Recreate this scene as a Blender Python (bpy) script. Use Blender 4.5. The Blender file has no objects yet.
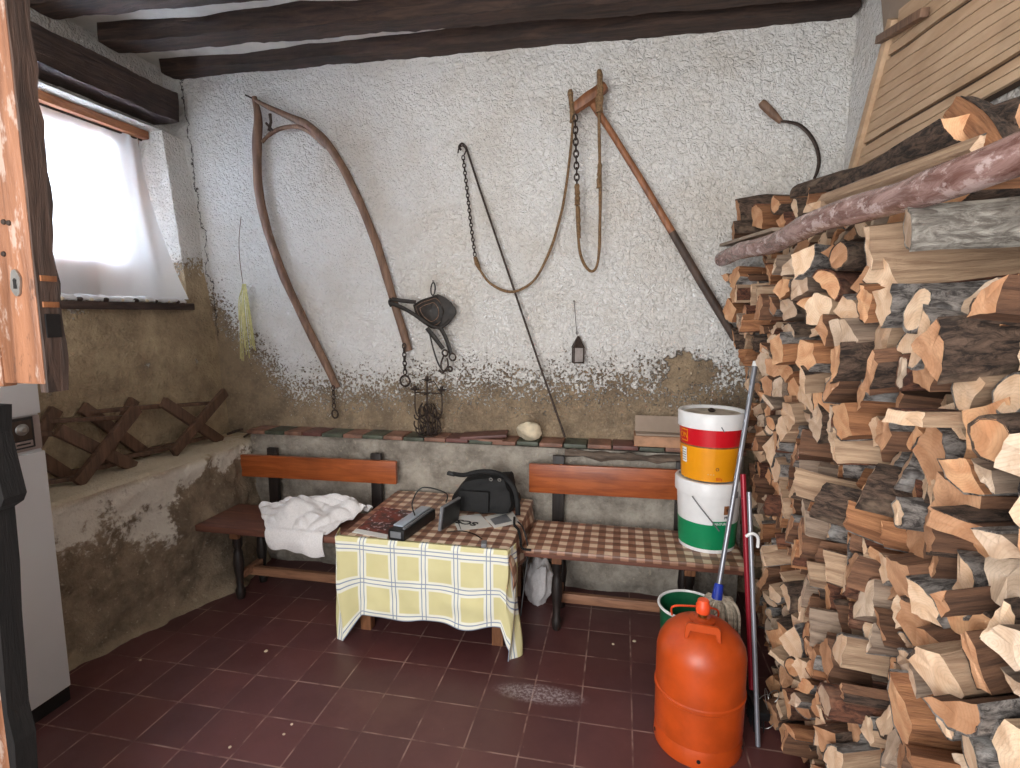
import bpy, bmesh, math, random
from math import sin, cos, pi, radians as R, atan, atan2, sqrt
from mathutils import Vector as V, Matrix, noise, Euler
random.seed(7)
C = bpy.context.scene.collection
sc = bpy.context.scene

# ------------------------------------------------------------------ camera
F, H = 550.0, 1.58
PITCH = atan(70/550); YAW = atan(113/550*cos(PITCH))
fw = V((-sin(YAW)*cos(PITCH), cos(YAW)*cos(PITCH), -sin(PITCH)))
rt = V((cos(YAW), sin(YAW), 0)); up = rt.cross(fw)
def ray(x, y): return fw + rt*((x-510)/F) + up*((384-y)/F)
def onY(x, y, Y): d = ray(x, y); t = Y/d.y; return V((t*d.x, Y, H+t*d.z))
def onX(x, y, X): d = ray(x, y); t = X/d.x; return V((X, t*d.y, H+t*d.z))
def onZ(x, y, Z): d = ray(x, y); t = (Z-H)/d.z; return V((t*d.x, t*d.y, Z))
def pix(p):
    v = p-V((0, 0, H)); z = v.dot(fw)
    return 510+F*v.dot(rt)/z, 384-F*v.dot(up)/z
cd = bpy.data.cameras.new('camera'); cam = bpy.data.objects.new('camera', cd); C.objects.link(cam)
cd.sensor_fit = 'HORIZONTAL'; cd.sensor_width = 36; cd.lens = 36*F/1020; cd.clip_start = .02
cam.location = (0, 0, H); cam.rotation_euler = (pi/2-PITCH, 0, YAW)
sc.camera = cam

# ------------------------------------------------------------------ materials
def lin(c):
    return tuple(((v/255)/12.92 if v/255 <= .04045 else ((v/255+.055)/1.055)**2.4) for v in c)+(1,)
class M:
    def __init__(s, name, rough=.8):
        s.m = bpy.data.materials.new(name); s.m.use_nodes = True
        s.t = s.m.node_tree; s.b = s.t.nodes['Principled BSDF']; s.b.inputs['Roughness'].default_value = rough
        s.tc = None
    def n(s, typ, **kw):
        nd = s.t.nodes.new(typ)
        for k, v in kw.items():
            setattr(nd, k, v)
        return nd
    def put(s, sock, v):
        if isinstance(v, bpy.types.NodeSocket): s.t.links.new(v, sock)
        elif v is not None: sock.default_value = v
    def obj(s, scale=(1, 1, 1), which='Object', loc=(0, 0, 0), rot=(0, 0, 0)):
        if not s.tc: s.tc = s.n('ShaderNodeTexCoord')
        mp = s.n('ShaderNodeMapping'); s.t.links.new(s.tc.outputs[which], mp.inputs[0])
        mp.inputs['Scale'].default_value = scale; mp.inputs['Location'].default_value = loc; mp.inputs['Rotation'].default_value = rot
        return mp.outputs[0]
    def noise(s, vec, scale, detail=4, rough=.55, dist=0):
        nd = s.n('ShaderNodeTexNoise'); s.put(nd.inputs['Vector'], vec)
        nd.inputs['Scale'].default_value = scale; nd.inputs['Detail'].default_value = detail
        nd.inputs['Roughness'].default_value = rough; nd.inputs['Distortion'].default_value = dist
        return nd.outputs[0]
    def math(s, op, a, b=0, c=None, clamp=False):
        nd = s.n('ShaderNodeMath', operation=op); nd.use_clamp = clamp
        s.put(nd.inputs[0], a); s.put(nd.inputs[1], b)
        if c is not None: s.put(nd.inputs[2], c)
        return nd.outputs[0]
    def ramp(s, v, lo, hi, a=0.0, b=1.0, smooth=True):
        nd = s.n('ShaderNodeMapRange'); nd.clamp = True
        if smooth: nd.interpolation_type = 'SMOOTHSTEP'
        s.put(nd.inputs[0], v); s.put(nd.inputs[1], lo); s.put(nd.inputs[2], hi); s.put(nd.inputs[3], a); s.put(nd.inputs[4], b)
        return nd.outputs[0]
    def mix(s, f, a, b, mode='MIX'):
        nd = s.n('ShaderNodeMix', data_type='RGBA', blend_type=mode)
        s.put(nd.inputs[0], f); s.put(nd.inputs[6], a); s.put(nd.inputs[7], b)
        return nd.outputs[2]
    def sep(s, v):
        nd = s.n('ShaderNodeSeparateXYZ'); s.put(nd.inputs[0], v); return nd.outputs
    def comb(s, x, y, z):
        nd = s.n('ShaderNodeCombineXYZ'); s.put(nd.inputs[0], x); s.put(nd.inputs[1], y); s.put(nd.inputs[2], z); return nd.outputs[0]
    def color(s, c): s.put(s.b.inputs['Base Color'], c); return s
    def bump(s, h, strength=.5, dist=.01):
        nd = s.n('ShaderNodeBump'); nd.inputs['Strength'].default_value = strength; nd.inputs['Distance'].default_value = dist
        s.put(nd.inputs['Height'], h); s.t.links.new(nd.outputs[0], s.b.inputs['Normal']); return s
    def rand(s): return s.n('ShaderNodeObjectInfo').outputs['Random']
def flat(name, c, rough=.6, metal=0, var=.12, scale=20, bump=0):
    m = M(name, rough); o = m.obj(); nz = m.noise(o, scale)
    c = lin(c); d = tuple(v*(1-var*2) for v in c[:3])+(1,)
    m.color(m.mix(m.ramp(nz, .35, .7), c, d)); m.b.inputs['Metallic'].default_value = metal
    if bump: m.bump(nz, bump, .004)
    return m.m
def wood(name, c1, c2, axis=0, rough=.6, bump=.5, scale=6, knots=True):
    m = M(name, rough); sx = [14, 14, 14]; sx[axis] = 1.3
    v = m.obj(tuple(sx)); a = m.noise(v, scale*.5, 6, .65, .6); f = m.noise(m.obj(), 3.0, 3)
    c = m.mix(m.ramp(a, .3, .7), lin(c1), lin(c2))
    c = m.mix(m.ramp(f, .45, .75, 0, .45), c, tuple(x*.35 for x in lin(c2)[:3])+(1,))
    m.color(c).bump(a, bump, .006); return m.m

def plaster_mat(name, kind):
    m = M(name, .9); o = m.obj(); x, y, z = m.sep(o)
    big = m.noise(o, 1.6, 4, .6); med = m.noise(o, 7, 5, .7); fine = m.noise(o, 55, 4, .6); mid = m.noise(o, 26, 3, .5)
    white = m.mix(m.ramp(big, .4, .75), lin((236, 234, 231)), lin((222, 215, 206)))
    st = m.noise(o, 38, 3, .55, 1.2)
    white = m.mix(m.ramp(st, .62, .74, 0, .35), white, lin((170, 160, 148)))
    brown = m.mix(m.ramp(med, .3, .7), lin((158, 138, 112)), lin((114, 98, 80)))
    brown = m.mix(m.ramp(fine, .55, .75, 0, .6), brown, lin((176, 160, 136)))
    if kind == 'back':
        # height of the worn edge: falls from the left corner, flat to the right
        e = m.ramp(x, -2.75, -2.10, 1.80, 1.10, smooth=False)
        e = m.math('ADD', e, m.ramp(x, -1.9, .4, 0, .10, smooth=False))
        e = m.math('ADD', e, m.math('MULTIPLY', m.math('SUBTRACT', med, .5), .26))
        e = m.math('ADD', e, .03)
        sp = m.math('ADD', m.math('MULTIPLY', m.math('SUBTRACT', m.noise(o, 70, 3, .65), .5), 3.4), m.math('MULTIPLY', m.math('SUBTRACT', mid, .5), 1.0))
        f = m.ramp(m.math('ADD', m.math('DIVIDE', m.math('SUBTRACT', e, z), .12), m.math('MULTIPLY', sp, 2.6)), -.2, .5)
        # a patch of bare plaster by the lower right
        d = m.math('ADD', m.math('POWER', m.math('DIVIDE', m.math('SUBTRACT', x, .36), .16), 2), m.math('POWER', m.math('DIVIDE', m.math('SUBTRACT', z, 1.26), .12), 2))
        d = m.math('ADD', d, m.math('MULTIPLY', m.math('SUBTRACT', mid, .5), 4))
        f = m.math('MAXIMUM', f, m.ramp(d, 1.0, .5))
        # crack beside the left corner
        cx = m.math('ADD', -2.735, m.math('MULTIPLY', m.math('SUBTRACT', m.noise(o, 5, 6, .75), .5), .22))
        cx = m.math('ADD', cx, m.math('MULTIPLY', m.math('SUBTRACT', 2.8, z), .09))
        ck = m.math('MULTIPLY', m.ramp(m.math('ABSOLUTE', m.math('SUBTRACT', x, cx)), .001, .006, 1, 0), m.ramp(z, 1.35, 1.5))
    else:
        e = m.ramp(y, 2.4, 3.1, 1.66, 1.92, smooth=False)
        e = m.math('ADD', e, m.math('MULTIPLY', m.math('SUBTRACT', med, .5), .3))
        sp = m.math('MULTIPLY', m.math('SUBTRACT', m.noise(o, 48, 3, .6), .5), 2.6)
        f = m.ramp(m.math('ADD', m.math('DIVIDE', m.math('SUBTRACT', e, z), .075), m.math('MULTIPLY', sp, 2.0)), -.1, .4)
        if kind == 'right': f = m.math('MULTIPLY', f, 0.0)
        # flaked light spots in the bare zone
        f = m.math('MULTIPLY', f, m.ramp(med, .66, .74, 1, .35)); ck = None
    if kind == 'left': brown = m.mix(m.ramp(m.noise(o, 4, 5, .7), .35, .68, .12, .62), brown, lin((204, 184, 150)))  # bare brown lightened on this wall only; window light put into the colour
    c = m.mix(f, white, brown)
    if ck is not None: c = m.mix(ck, c, lin((50, 42, 36)))
    m.color(c)
    h = m.math('ADD', m.math('MULTIPLY', st, 1.2), m.math('ADD', m.math('MULTIPLY', mid, .8), m.math('MULTIPLY', fine, .35)))
    h = m.math('MULTIPLY', h, m.ramp(f, 0, 1, 1, .45))
    h = m.math('SUBTRACT', h, m.math('MULTIPLY', f, .5))
    if ck is not None: h = m.math('SUBTRACT', h, m.math('MULTIPLY', ck, 1.0))
    m.bump(h, 1.0, .026); return m.m
MT = {}
MT['back'] = plaster_mat('worn_white_plaster_back', 'back')
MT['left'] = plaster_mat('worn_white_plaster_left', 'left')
MT['right'] = plaster_mat('white_plaster_right', 'right')
def masonry(name, lo, hi, whitetop):
    m = M(name, .95); o = m.obj(); x, y, z = m.sep(o)
    med = m.noise(o, 6, 6, .7); fine = m.noise(o, 40, 4, .65); big = m.noise(o, 2.3, 4, .6)
    c = m.mix(m.ramp(med, .3, .7), lin(lo), lin(hi)); c = m.mix(m.ramp(fine, .58, .72, 0, .6), c, lin((190, 178, 158)))
    if whitetop:
        e = m.math('ADD', .56, m.math('MULTIPLY', m.math('SUBTRACT', big, .5), 1.1))
        e = m.math('ADD', e, m.math('MULTIPLY', m.math('SUBTRACT', med, .5), .5))
        e = m.math('ADD', e, m.ramp(y, 2.3, 2.9, 0, .3))
        e = m.math('ADD', e, m.math('MULTIPLY', m.math('SUBTRACT', fine, .5), .35))
        f = m.ramp(m.math('SUBTRACT', z, e), -.05, .05)
        c = m.mix(m.math('MULTIPLY', f, .85), c, lin((226, 220, 208)))
        c = m.mix(m.ramp(z, .74, .785, 0, .7), c, lin((186, 168, 138)))
        c = m.mix(m.ramp(m.math('ADD', z, m.math('MULTIPLY', med, .08)), .11, .05, 0, .6), c, lin((160, 144, 120)))
    m.color(c).bump(m.math('ADD', med, m.math('MULTIPLY', fine, .6)), .9, .02); return m.m
MT['platform'] = masonry('lime_washed_rubble', (156, 138, 116), (106, 92, 76), True)
MT['ledge'] = masonry('grey_rubble_masonry', (178, 170, 158), (124, 116, 106), False)
def floor_mat():
    m = M('red_clay_tiles', .42); o = m.obj(loc=(-.0745+.2025*20-.0, -2.19+.2135*20, 0))
    b = m.n('ShaderNodeTexBrick', offset=0.0, squash=1.0)
    m.put(b.inputs['Vector'], o); b.inputs['Color1'].default_value = lin((98, 58, 56)); b.inputs['Color2'].default_value = lin((80, 47, 47))
    b.inputs['Mortar'].default_value = lin((150, 122, 112)); b.inputs['Scale'].default_value = 1
    b.inputs['Brick Width'].default_value = .2025; b.inputs['Row Height'].default_value = .2135
    b.inputs['Mortar Size'].default_value = .0034; b.inputs['Mortar Smooth'].default_value = .25; b.inputs['Bias'].default_value = 0
    w = m.obj(); x, y, z = m.sep(w); n1 = m.noise(w, 3.5, 5, .6); n2 = m.noise(w, 45, 3, .6)
    grout = m.mix(m.ramp(m.noise(w, 9, 3), .4, .6), b.outputs[0], lin((92, 58, 54)))
    c = m.mix(b.outputs[1], b.outputs[0], grout)
    c = m.mix(m.ramp(n1, .4, .75, 0, .45), c, lin((72, 44, 48)))
    c = m.mix(m.ramp(n2, .68, .76, 0, .25), c, lin((150, 120, 110)))
    p = onZ(540, 694, 0)
    d = m.math('ADD', m.math('POWER', m.math('DIVIDE', m.math('SUBTRACT', x, p.x), .22), 2), m.math('POWER', m.math('DIVIDE', m.math('SUBTRACT', y, p.y), .07), 2))
    pw = m.math('MULTIPLY', m.ramp(d, 1.0, .1), m.ramp(m.noise(w, 70, 4, .7), .42, .62, .05, .6))
    c = m.mix(pw, c, lin((196, 186, 188)))
    m.color(c); m.put(m.b.inputs['Roughness'], m.ramp(n1, .3, .7, .34, .55))
    m.bump(m.math('ADD', m.math('MULTIPLY', b.outputs[1], -1), m.math('MULTIPLY', n1, .5)), .35, .004); return m.m
MT['floor'] = floor_mat()
MT['ceil'] = flat('white_ceiling_plaster', (232, 228, 220), .9, var=.1, scale=5, bump=.6)
MT['beam'] = wood('dark_beam_wood', (78, 58, 48), (40, 29, 26), 0, .75, .9)
MT['beamY'] = wood('dark_beam_wood_along_wall', (80, 62, 54), (40, 31, 28), 1, .8, .9)
MT['bench_top'] = wood('varnished_orange_pine', (176, 94, 46), (138, 66, 30), 0, .35, .15)
MT['bench_seat'] = wood('worn_red_brown_plank', (126, 82, 66), (90, 56, 46), 0, .5, .25)
MT['dark_leg'] = wood('black_stained_wood', (46, 36, 32), (24, 20, 18), 2, .5, .3)
MT['leg_orange'] = wood('orange_leg_wood', (150, 102, 70), (108, 70, 48), 2, .5, .3)
MT['stretch'] = wood('pine_rail_wood', (160, 116, 88), (116, 80, 60), 0, .5, .3)
MT['tool'] = wood('old_tool_wood', (140, 108, 86), (94, 70, 56), 2, .55, .4)
MT['tool_red'] = wood('orange_brown_handle_wood', (160, 104, 66), (112, 68, 42), 2, .5, .4)
MT['tool_dark'] = wood('dark_handle_wood', (84, 64, 52), (52, 40, 34), 2, .6, .4)
MT['trestle'] = wood('brown_trestle_wood', (118, 88, 70), (78, 58, 46), 2, .6, .4)
MT['door'] = wood('aged_door_wood', (178, 136, 108), (118, 76, 52), 2, .45, .6, 4)
MT['door_dark'] = wood('dark_door_edge', (92, 70, 60), (44, 34, 30), 2, .6, 1.0)
MT['iron'] = flat('rusty_iron', (70, 58, 52), .55, .6, .25, 60, .5)
MT['steel'] = flat('pale_steel', (170, 168, 165), .35, .8, .1)
MT['rope'] = flat('brown_rope', (140, 110, 78), .9, 0, .3, 120, .8)
MT['leather'] = flat('old_black_leather', (40, 33, 28), .6, 0, .35, 30, .6)
MT['palm'] = flat('dried_palm', (206, 198, 140), .8, 0, .15, 50)
MT['white_cab'] = flat('white_enamel', (214, 216, 220), .35, 0, .02, 3)
MT['grey_strip'] = flat('warm_grey_panel', (150, 136, 132), .4, 0, .05, 5)
MT['black'] = flat('black_plastic', (24, 24, 26), .4, 0, .1)
MT['blackcloth'] = flat('black_nylon', (9, 9, 11), .75, 0, .3, 40, .5)
MT['grey'] = flat('grey_plastic', (120, 122, 126), .45, 0, .08)
MT['silver'] = flat('silver_plastic', (176, 186, 198), .3, .2, .05)
MT['white_pl'] = flat('white_plastic', (236, 236, 236), .35, 0, .03)
MT['red'] = flat('red_print', (206, 18, 34), .35, 0, .06, 6)
MT['yellow'] = flat('yellow_print', (238, 156, 18), .35, 0, .06, 6)
MT['green'] = flat('green_print', (14, 138, 88), .35, 0, .06, 6)
MT['dgreen'] = flat('dark_green_plastic', (24, 96, 62), .4, 0, .08)
MT['blue'] = flat('blue_plastic', (34, 62, 176), .35, 0, .05)
MT['redpole'] = flat('dark_red_metal', (150, 26, 44), .35, .2, .05)
MT['pole_grey'] = flat('grey_metal_tube', (150, 152, 160), .35, .6, .05)
MT['orange'] = flat('orange_enamel', (200, 78, 24), .38, .0, .12, 9, .15)
MT['cap'] = flat('orange_red_cap', (240, 84, 40), .4, 0, .05)
MT['mop'] = flat('off_white_mop_yarn', (206, 194, 174), .95, 0, .25, 60, .6)
MT['towel'] = flat('white_terry', (232, 228, 228), .95, 0, .06, 140, .5)
MT['stone'] = flat('pale_limestone', (222, 206, 178), .9, 0, .2, 14, .9)
MT['terracotta'] = flat('terracotta_tile', (146, 106, 88), .6, 0, .25, 12, .3)
MT['greentile'] = flat('green_glazed_tile', (84, 90, 76), .5, 0, .3, 12, .2)
MT['redtile'] = flat('dark_red_tile', (112, 72, 66), .5, 0, .2, 12, .2)
MT['paper'] = flat('white_paper', (216, 214, 208), .7, 0, .03)
MT['photo'] = flat('dark_glossy_print', (92, 44, 40), .4, 0, .5, 12)
MT['panel'] = wood('planed_pine_board', (208, 178, 146), (186, 152, 120), 1, .6, .2, 3)
MT['panel_dark'] = wood('dark_gap_batten', (88, 66, 50), (66, 50, 38), 1, .8, .3)
MT['tan'] = flat('tan_board', (158, 140, 124), .8, 0, .08, 8)
MT['lintel'] = wood('orange_lintel_wood', (160, 104, 66), (120, 74, 46), 1, .6, .3)
MT['lamp_glass'] = flat('dusty_glass', (158, 150, 146), .3, 0, .15, 30)
MT['brick'] = flat('buff_clay_slab', (184, 142, 112), .8, 0, .2, 14, .4)
MT['brass'] = flat('brass', (150, 110, 60), .35, .8, .1)

def cloth_mat(name, kind):
    m = M(name, .85 if kind == 'dish' else .4); uv = m.obj(which='UV'); x, y, z = m.sep(uv)
    if kind == 'dish':
        m.b.inputs['Roughness'].default_value = .9
        def line(c, per):
            f = m.math('ABSOLUTE', m.math('SUBTRACT', m.math('FRACT', m.math('DIVIDE', c, per)), .5))
            w = m.ramp(f, .13, .16, 1, 0); b1 = m.ramp(m.math('ABSOLUTE', m.math('SUBTRACT', f, .06)), .010, .020, 1, 0)
            return w, b1
        w1, b1 = line(x, .155); w2, b2 = line(y, .172)
        base = m.mix(m.noise(uv, 8, 3), lin((222, 214, 166)), lin((206, 198, 144)))
        c = m.mix(m.math('MULTIPLY', m.math('MAXIMUM', w1, w2), .85), base, lin((236, 236, 226)))
        c = m.mix(m.math('MULTIPLY', m.math('MAXIMUM', b1, b2), .8), c, lin((96, 120, 158)))
        m.color(c).bump(m.noise(uv, 300, 2), .2, .002)
    else:
        p = .074
        a = m.ramp(m.math('ABSOLUTE', m.math('SUBTRACT', m.math('FRACT', m.math('DIVIDE', x, p)), .5)), .24, .27)
        b = m.ramp(m.math('ABSOLUTE', m.math('SUBTRACT', m.math('FRACT', m.math('DIVIDE', y, p)), .5)), .24, .27)
        s = m.math('ADD', a, b)
        c = m.mix(m.ramp(s, 0, 1, smooth=False), lin((228, 206, 180)), lin((160, 120, 98)))
        c = m.mix(m.ramp(s, 1, 2, smooth=False), c, lin((114, 80, 64)))
        c = m.mix(m.ramp(m.noise(uv, 5, 4), .4, .8, 0, .35), c, lin((120, 84, 64)))
        m.color(c)
    return m.m
MT['dish'] = cloth_mat('yellow_windowpane_cloth', 'dish'); MT['gingham'] = cloth_mat('brown_gingham_oilcloth', 'gingham')
def curtain_mat():
    m = M('white_curtain_cloth', .9); o = m.obj()
    m.color(lin((225, 222, 220)))
    tr = m.n('ShaderNodeBsdfTranslucent'); tr.inputs[0].default_value = lin((232, 232, 236))
    mx = m.n('ShaderNodeMixShader'); mx.inputs[0].default_value = .38
    m.t.links.new(m.b.outputs[0], mx.inputs[1]); m.t.links.new(tr.outputs[0], mx.inputs[2])
    m.t.links.new(mx.outputs[0], m.t.nodes['Material Output'].inputs[0]); m.bump(m.noise(o, 120, 2), .2, .002); return m.m
MT['curtain'] = curtain_mat()
def glass_mat():
    m = M('window_glass', .02); m.color((1, 1, 1, 1)); m.b.inputs['Transmission Weight'].default_value = 1; m.b.inputs['IOR'].default_value = 1.1; return m.m
MT['glass'] = glass_mat()
# firewood tones
def fire_side(name, c1, c2):
    m = M(name, .85); v = m.obj((1.2, 16, 16)); a = m.noise(v, 3.5, 6, .7, .4); r = m.rand()
    c = m.mix(m.ramp(a, .3, .7), lin(c1), lin(c2)); c = m.mix(m.math('MULTIPLY', r, .5), c, tuple(x*.45 for x in lin(c2)[:3])+(1,))
    m.color(c).bump(a, .9, .012); return m.m
def fire_end(name, c1, c2):
    m = M(name, .85); o = m.obj(); x, y, z = m.sep(o)
    rr = m.math('SQRT', m.math('ADD', m.math('POWER', m.math('ADD', y, .03), 2), m.math('POWER', m.math('ADD', z, .02), 2)))
    rings = m.math('SINE', m.math('MULTIPLY', m.math('ADD', rr, m.math('MULTIPLY', m.noise(o, 20, 2), .012)), 900))
    n1 = m.noise(o, 22, 4, .6); r = m.rand()
    c = m.mix(m.ramp(n1, .35, .7), lin(c1), lin(c2)); c = m.mix(m.ramp(rings, .2, 1, 0, .18), c, tuple(x*.5 for x in lin(c2)[:3])+(1,))
    c = m.mix(m.math('MULTIPLY', r, .4), c, lin((148, 100, 64)))
    m.color(c).bump(m.noise(o, 90, 4, .7), .5, .004); return m.m
def bark(name, c1, c2, spot):
    m = M(name, .95); v = m.obj((1, 2.4, 2.4)); a = m.noise(v, 22, 6, .75, .6); b = m.noise(m.obj(), 9, 4)
    c = m.mix(m.ramp(a, .38, .62), lin(c1), lin(c2)); c = m.mix(m.ramp(b, .55, .7, 0, .55), c, lin(spot))
    m.color(c).bump(a, 1.0, .02); return m.m
TONES = {'orange': ((fire_side('orange_split_wood', (190, 134, 92), (128, 82, 54)), fire_end('orange_cut_wood', (228, 180, 138), (204, 146, 104)))),
         'pale': ((fire_side('tan_split_wood', (204, 174, 144), (150, 120, 96)), fire_end('tan_cut_wood', (240, 212, 182), (222, 186, 152)))),
         'brown': ((fire_side('brown_split_wood', (142, 102, 76), (84, 58, 44)), fire_end('brown_cut_wood', (204, 158, 122), (174, 126, 92)))),
         'grey': ((fire_side('grey_split_wood', (182, 160, 140), (120, 100, 86)), fire_end('grey_cut_wood', (222, 202, 180), (192, 168, 144))))}
BARKS = [bark('brown_bark', (112, 90, 76), (44, 34, 29), (150, 128, 108)), bark('grey_bark', (158, 150, 144), (66, 60, 58), (204, 202, 200)), bark('red_brown_bark', (136, 88, 66), (70, 44, 36), (160, 120, 96))]

dm = M('scuffed_door_wood', .42); v1 = dm.obj((14, 14, 1.2)); a1 = dm.noise(v1, 2, 6, .65, .6); k1 = dm.noise(dm.obj((3, 3, 1)), 6, 5, .7)
c1_ = dm.mix(dm.ramp(a1, .3, .7), lin((156, 108, 80)), lin((102, 64, 44))); c1_ = dm.mix(dm.ramp(k1, .54, .62, 0, .6), c1_, lin((190, 172, 160))); c1_ = dm.mix(dm.ramp(k1, .40, .34, 0, .6), c1_, lin((70, 44, 32)))
dm.color(c1_).bump(dm.math('ADD', a1, k1), .7, .006); MT['door'] = dm.m
MT['lid_dust'] = flat('dusty_lid_plastic', (196, 184, 166), .8, 0, .2, 14)
MT['black_edge'] = wood('blackened_splintered_edge', (24, 19, 18), (8, 7, 7), 2, .95, .6)
MT['old_timber'] = wood('grey_brown_old_timber', (128, 112, 98), (78, 66, 58), 0, .85, 1.0)
MT['white_bark'] = bark('whitish_bark', (190, 184, 174), (120, 112, 104), (90, 80, 72))
# ------------------------------------------------------------------ mesh helpers
def link(name, bm, mat, parent=None, smooth=True, angle=40):
    me = bpy.data.meshes.new(name); bmesh.ops.recalc_face_normals(bm, faces=bm.faces); bm.to_mesh(me); bm.free()
    o = bpy.data.objects.new(name, me); C.objects.link(o)
    for mm in (mat if isinstance(mat, (list, tuple)) else [mat]): me.materials.append(MT[mm] if isinstance(mm, str) else mm)
    if smooth:
        me.polygons.foreach_set('use_smooth', [True]*len(me.polygons)); me.set_sharp_from_angle(angle=R(angle))
    if parent: o.parent = parent; 
    return o
def B(): return bmesh.new()
def tag(o, label, cat, group=None, kind=None):
    o['label'] = label; o['category'] = cat
    if group: o['group'] = group
    if kind: o['kind'] = kind
    return o
def thing(name, label, cat, loc=(0, 0, 0), rz=0, group=None):
    o = bpy.data.objects.new(name, None); C.objects.link(o); o.location = loc; o.rotation_euler = (0, 0, rz)
    o.empty_display_size = .05
    return tag(o, label, cat, group)
def under(parent, name, bm, mat, **k):   # geometry given in world coordinates, kept in place under its thing
    o = link(name, bm, mat, parent, **k)
    w = parent.matrix_basis.copy()
    q = parent.parent
    while q: w = q.matrix_basis @ w; q = q.parent
    o.data.transform(w.inverted()); return o
def struct(name, bm, mat, **k):
    o = link(name, bm, mat, **k); o['kind'] = 'structure'; return o
def box(bm, c, s, rot=None, bev=0, mi=0, ends=None):
    r = bmesh.ops.create_cube(bm, size=1); vs = r['verts']
    bmesh.ops.scale(bm, vec=s, verts=vs)
    fs = list({f for v in vs for f in v.link_faces})
    if bev:
        es = list({e for v in vs for e in v.link_edges})
        rr = bmesh.ops.bevel(bm, geom=es, offset=bev, segments=2, affect='EDGES', profile=.6)
        vs = list({v for f in rr['faces'] for v in f.verts} | {v for v in vs if v.is_valid}); fs = list({f for v in vs for f in v.link_faces})
    for f in fs: f.material_index = mi
    if rot is not None: bmesh.ops.transform(bm, matrix=rot, verts=vs)
    bmesh.ops.translate(bm, vec=c, verts=vs); return vs
def aim(d, upv=V((0, 0, 1))):            # matrix whose X axis points along d
    x = d.normalized(); y = upv.cross(x)
    if y.length < 1e-4: y = V((0, 1, 0))
    y.normalize(); z = x.cross(y)
    return Matrix((x, y, z)).transposed().to_4x4()
def plank(bm, a, b, w, t, bev=.003, upv=V((0, 0, 1)), mi=0):   # bar from a to b, w across (Y'), t thick (Z')
    return box(bm, (a+b)/2, ((b-a).length, w, t), aim(b-a, upv), bev, mi)
def tube(bm, pts, rad, seg=10, caps=True, mi=0, flatten=None, wob=0):
    pts = [V(p) for p in pts]; n = len(pts); rad = rad if isinstance(rad, (list, tuple)) else [rad]*n
    rings = []; ref = None
    for i, p in enumerate(pts):
        d = (pts[min(i+1, n-1)]-pts[max(i-1, 0)]).normalized()
        if ref is None:
            ref = V((0, 0, 1)) if abs(d.z) < .9 else V((0, 1, 0))
        a = (ref-d*ref.dot(d)).normalized(); b = d.cross(a); ref = a
        ring = []
        for k in range(seg):
            t = 2*pi*k/seg; r = rad[i]*(1+(wob*noise.noise(p*9+V((cos(t), sin(t), 0))*.8) if wob else 0))
            q = a*cos(t)*r+b*sin(t)*r
            if flatten: q = V((q.x*flatten[0], q.y*flatten[1], q.z*flatten[2]))
            ring.append(bm.verts.new(p+q))
        rings.append(ring)
    for i in range(n-1):
        for k in range(seg):
            f = bm.faces.new((rings[i][k], rings[i][(k+1) % seg], rings[i+1][(k+1) % seg], rings[i+1][k])); f.material_index = mi
    if caps:
        for rg in (rings[0], rings[-1]):
            f = bm.faces.new(rg); f.material_index = mi
def smooth_path(pts, n=6):
    pts = [V(p) for p in pts]; out = []
    for i in range(len(pts)-1):
        p0 = pts[max(i-1, 0)]; p1 = pts[i]; p2 = pts[i+1]; p3 = pts[min(i+2, len(pts)-1)]
        for k in range(n):
            t = k/n
            out.append(.5*((2*p1)+(p2-p0)*t+(2*p0-5*p1+4*p2-p3)*t*t+(3*p1-p0-3*p2+p3)*t**3))
    out.append(pts[-1]); return out
def lathe(bm, prof, seg=40, c=V((0, 0, 0)), mi=0, cap=True):
    rings = []
    for r, z in prof:
        rings.append([bm.verts.new(c+V((r*cos(2*pi*k/seg), r*sin(2*pi*k/seg), z))) for k in range(seg)])
    for i in range(len(rings)-1):
        for k in range(seg):
            f = bm.faces.new((rings[i][k], rings[i][(k+1) % seg], rings[i+1][(k+1) % seg], rings[i+1][k])); f.material_index = mi
    if cap:
        for rg in (rings[0], rings[-1]): bm.faces.new(rg).material_index = mi
def prism(bm, poly, depth, mi=0):        # poly: world points of a planar outline, depth: extrusion vector
    a = [bm.verts.new(p) for p in poly]; b = [bm.verts.new(p+depth) for p in poly]; n = len(a)
    bm.faces.new(a).material_index = mi; bm.faces.new(b).material_index = mi
    for i in range(n): bm.faces.new((a[i], a[(i+1) % n], b[(i+1) % n], b[i])).material_index = mi
def grid(bm, fn, nu, nv, uvfn=None, mi=0, skip=None):
    vs = [[bm.verts.new(fn(i/nu, j/nv)) for j in range(nv+1)] for i in range(nu+1)]
    ul = bm.loops.layers.uv.verify() if uvfn else None
    for i in range(nu):
        for j in range(nv):
            if skip and skip((i+.5)/nu, (j+.5)/nv): continue
            f = bm.faces.new((vs[i][j], vs[i+1][j], vs[i+1][j+1], vs[i][j+1])); f.material_index = mi
            if uvfn:
                for l, (a, b) in zip(f.loops, ((i, j), (i+1, j), (i+1, j+1), (i, j+1))): l[ul].uv = uvfn(a/nu, b/nv)
    return vs
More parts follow.
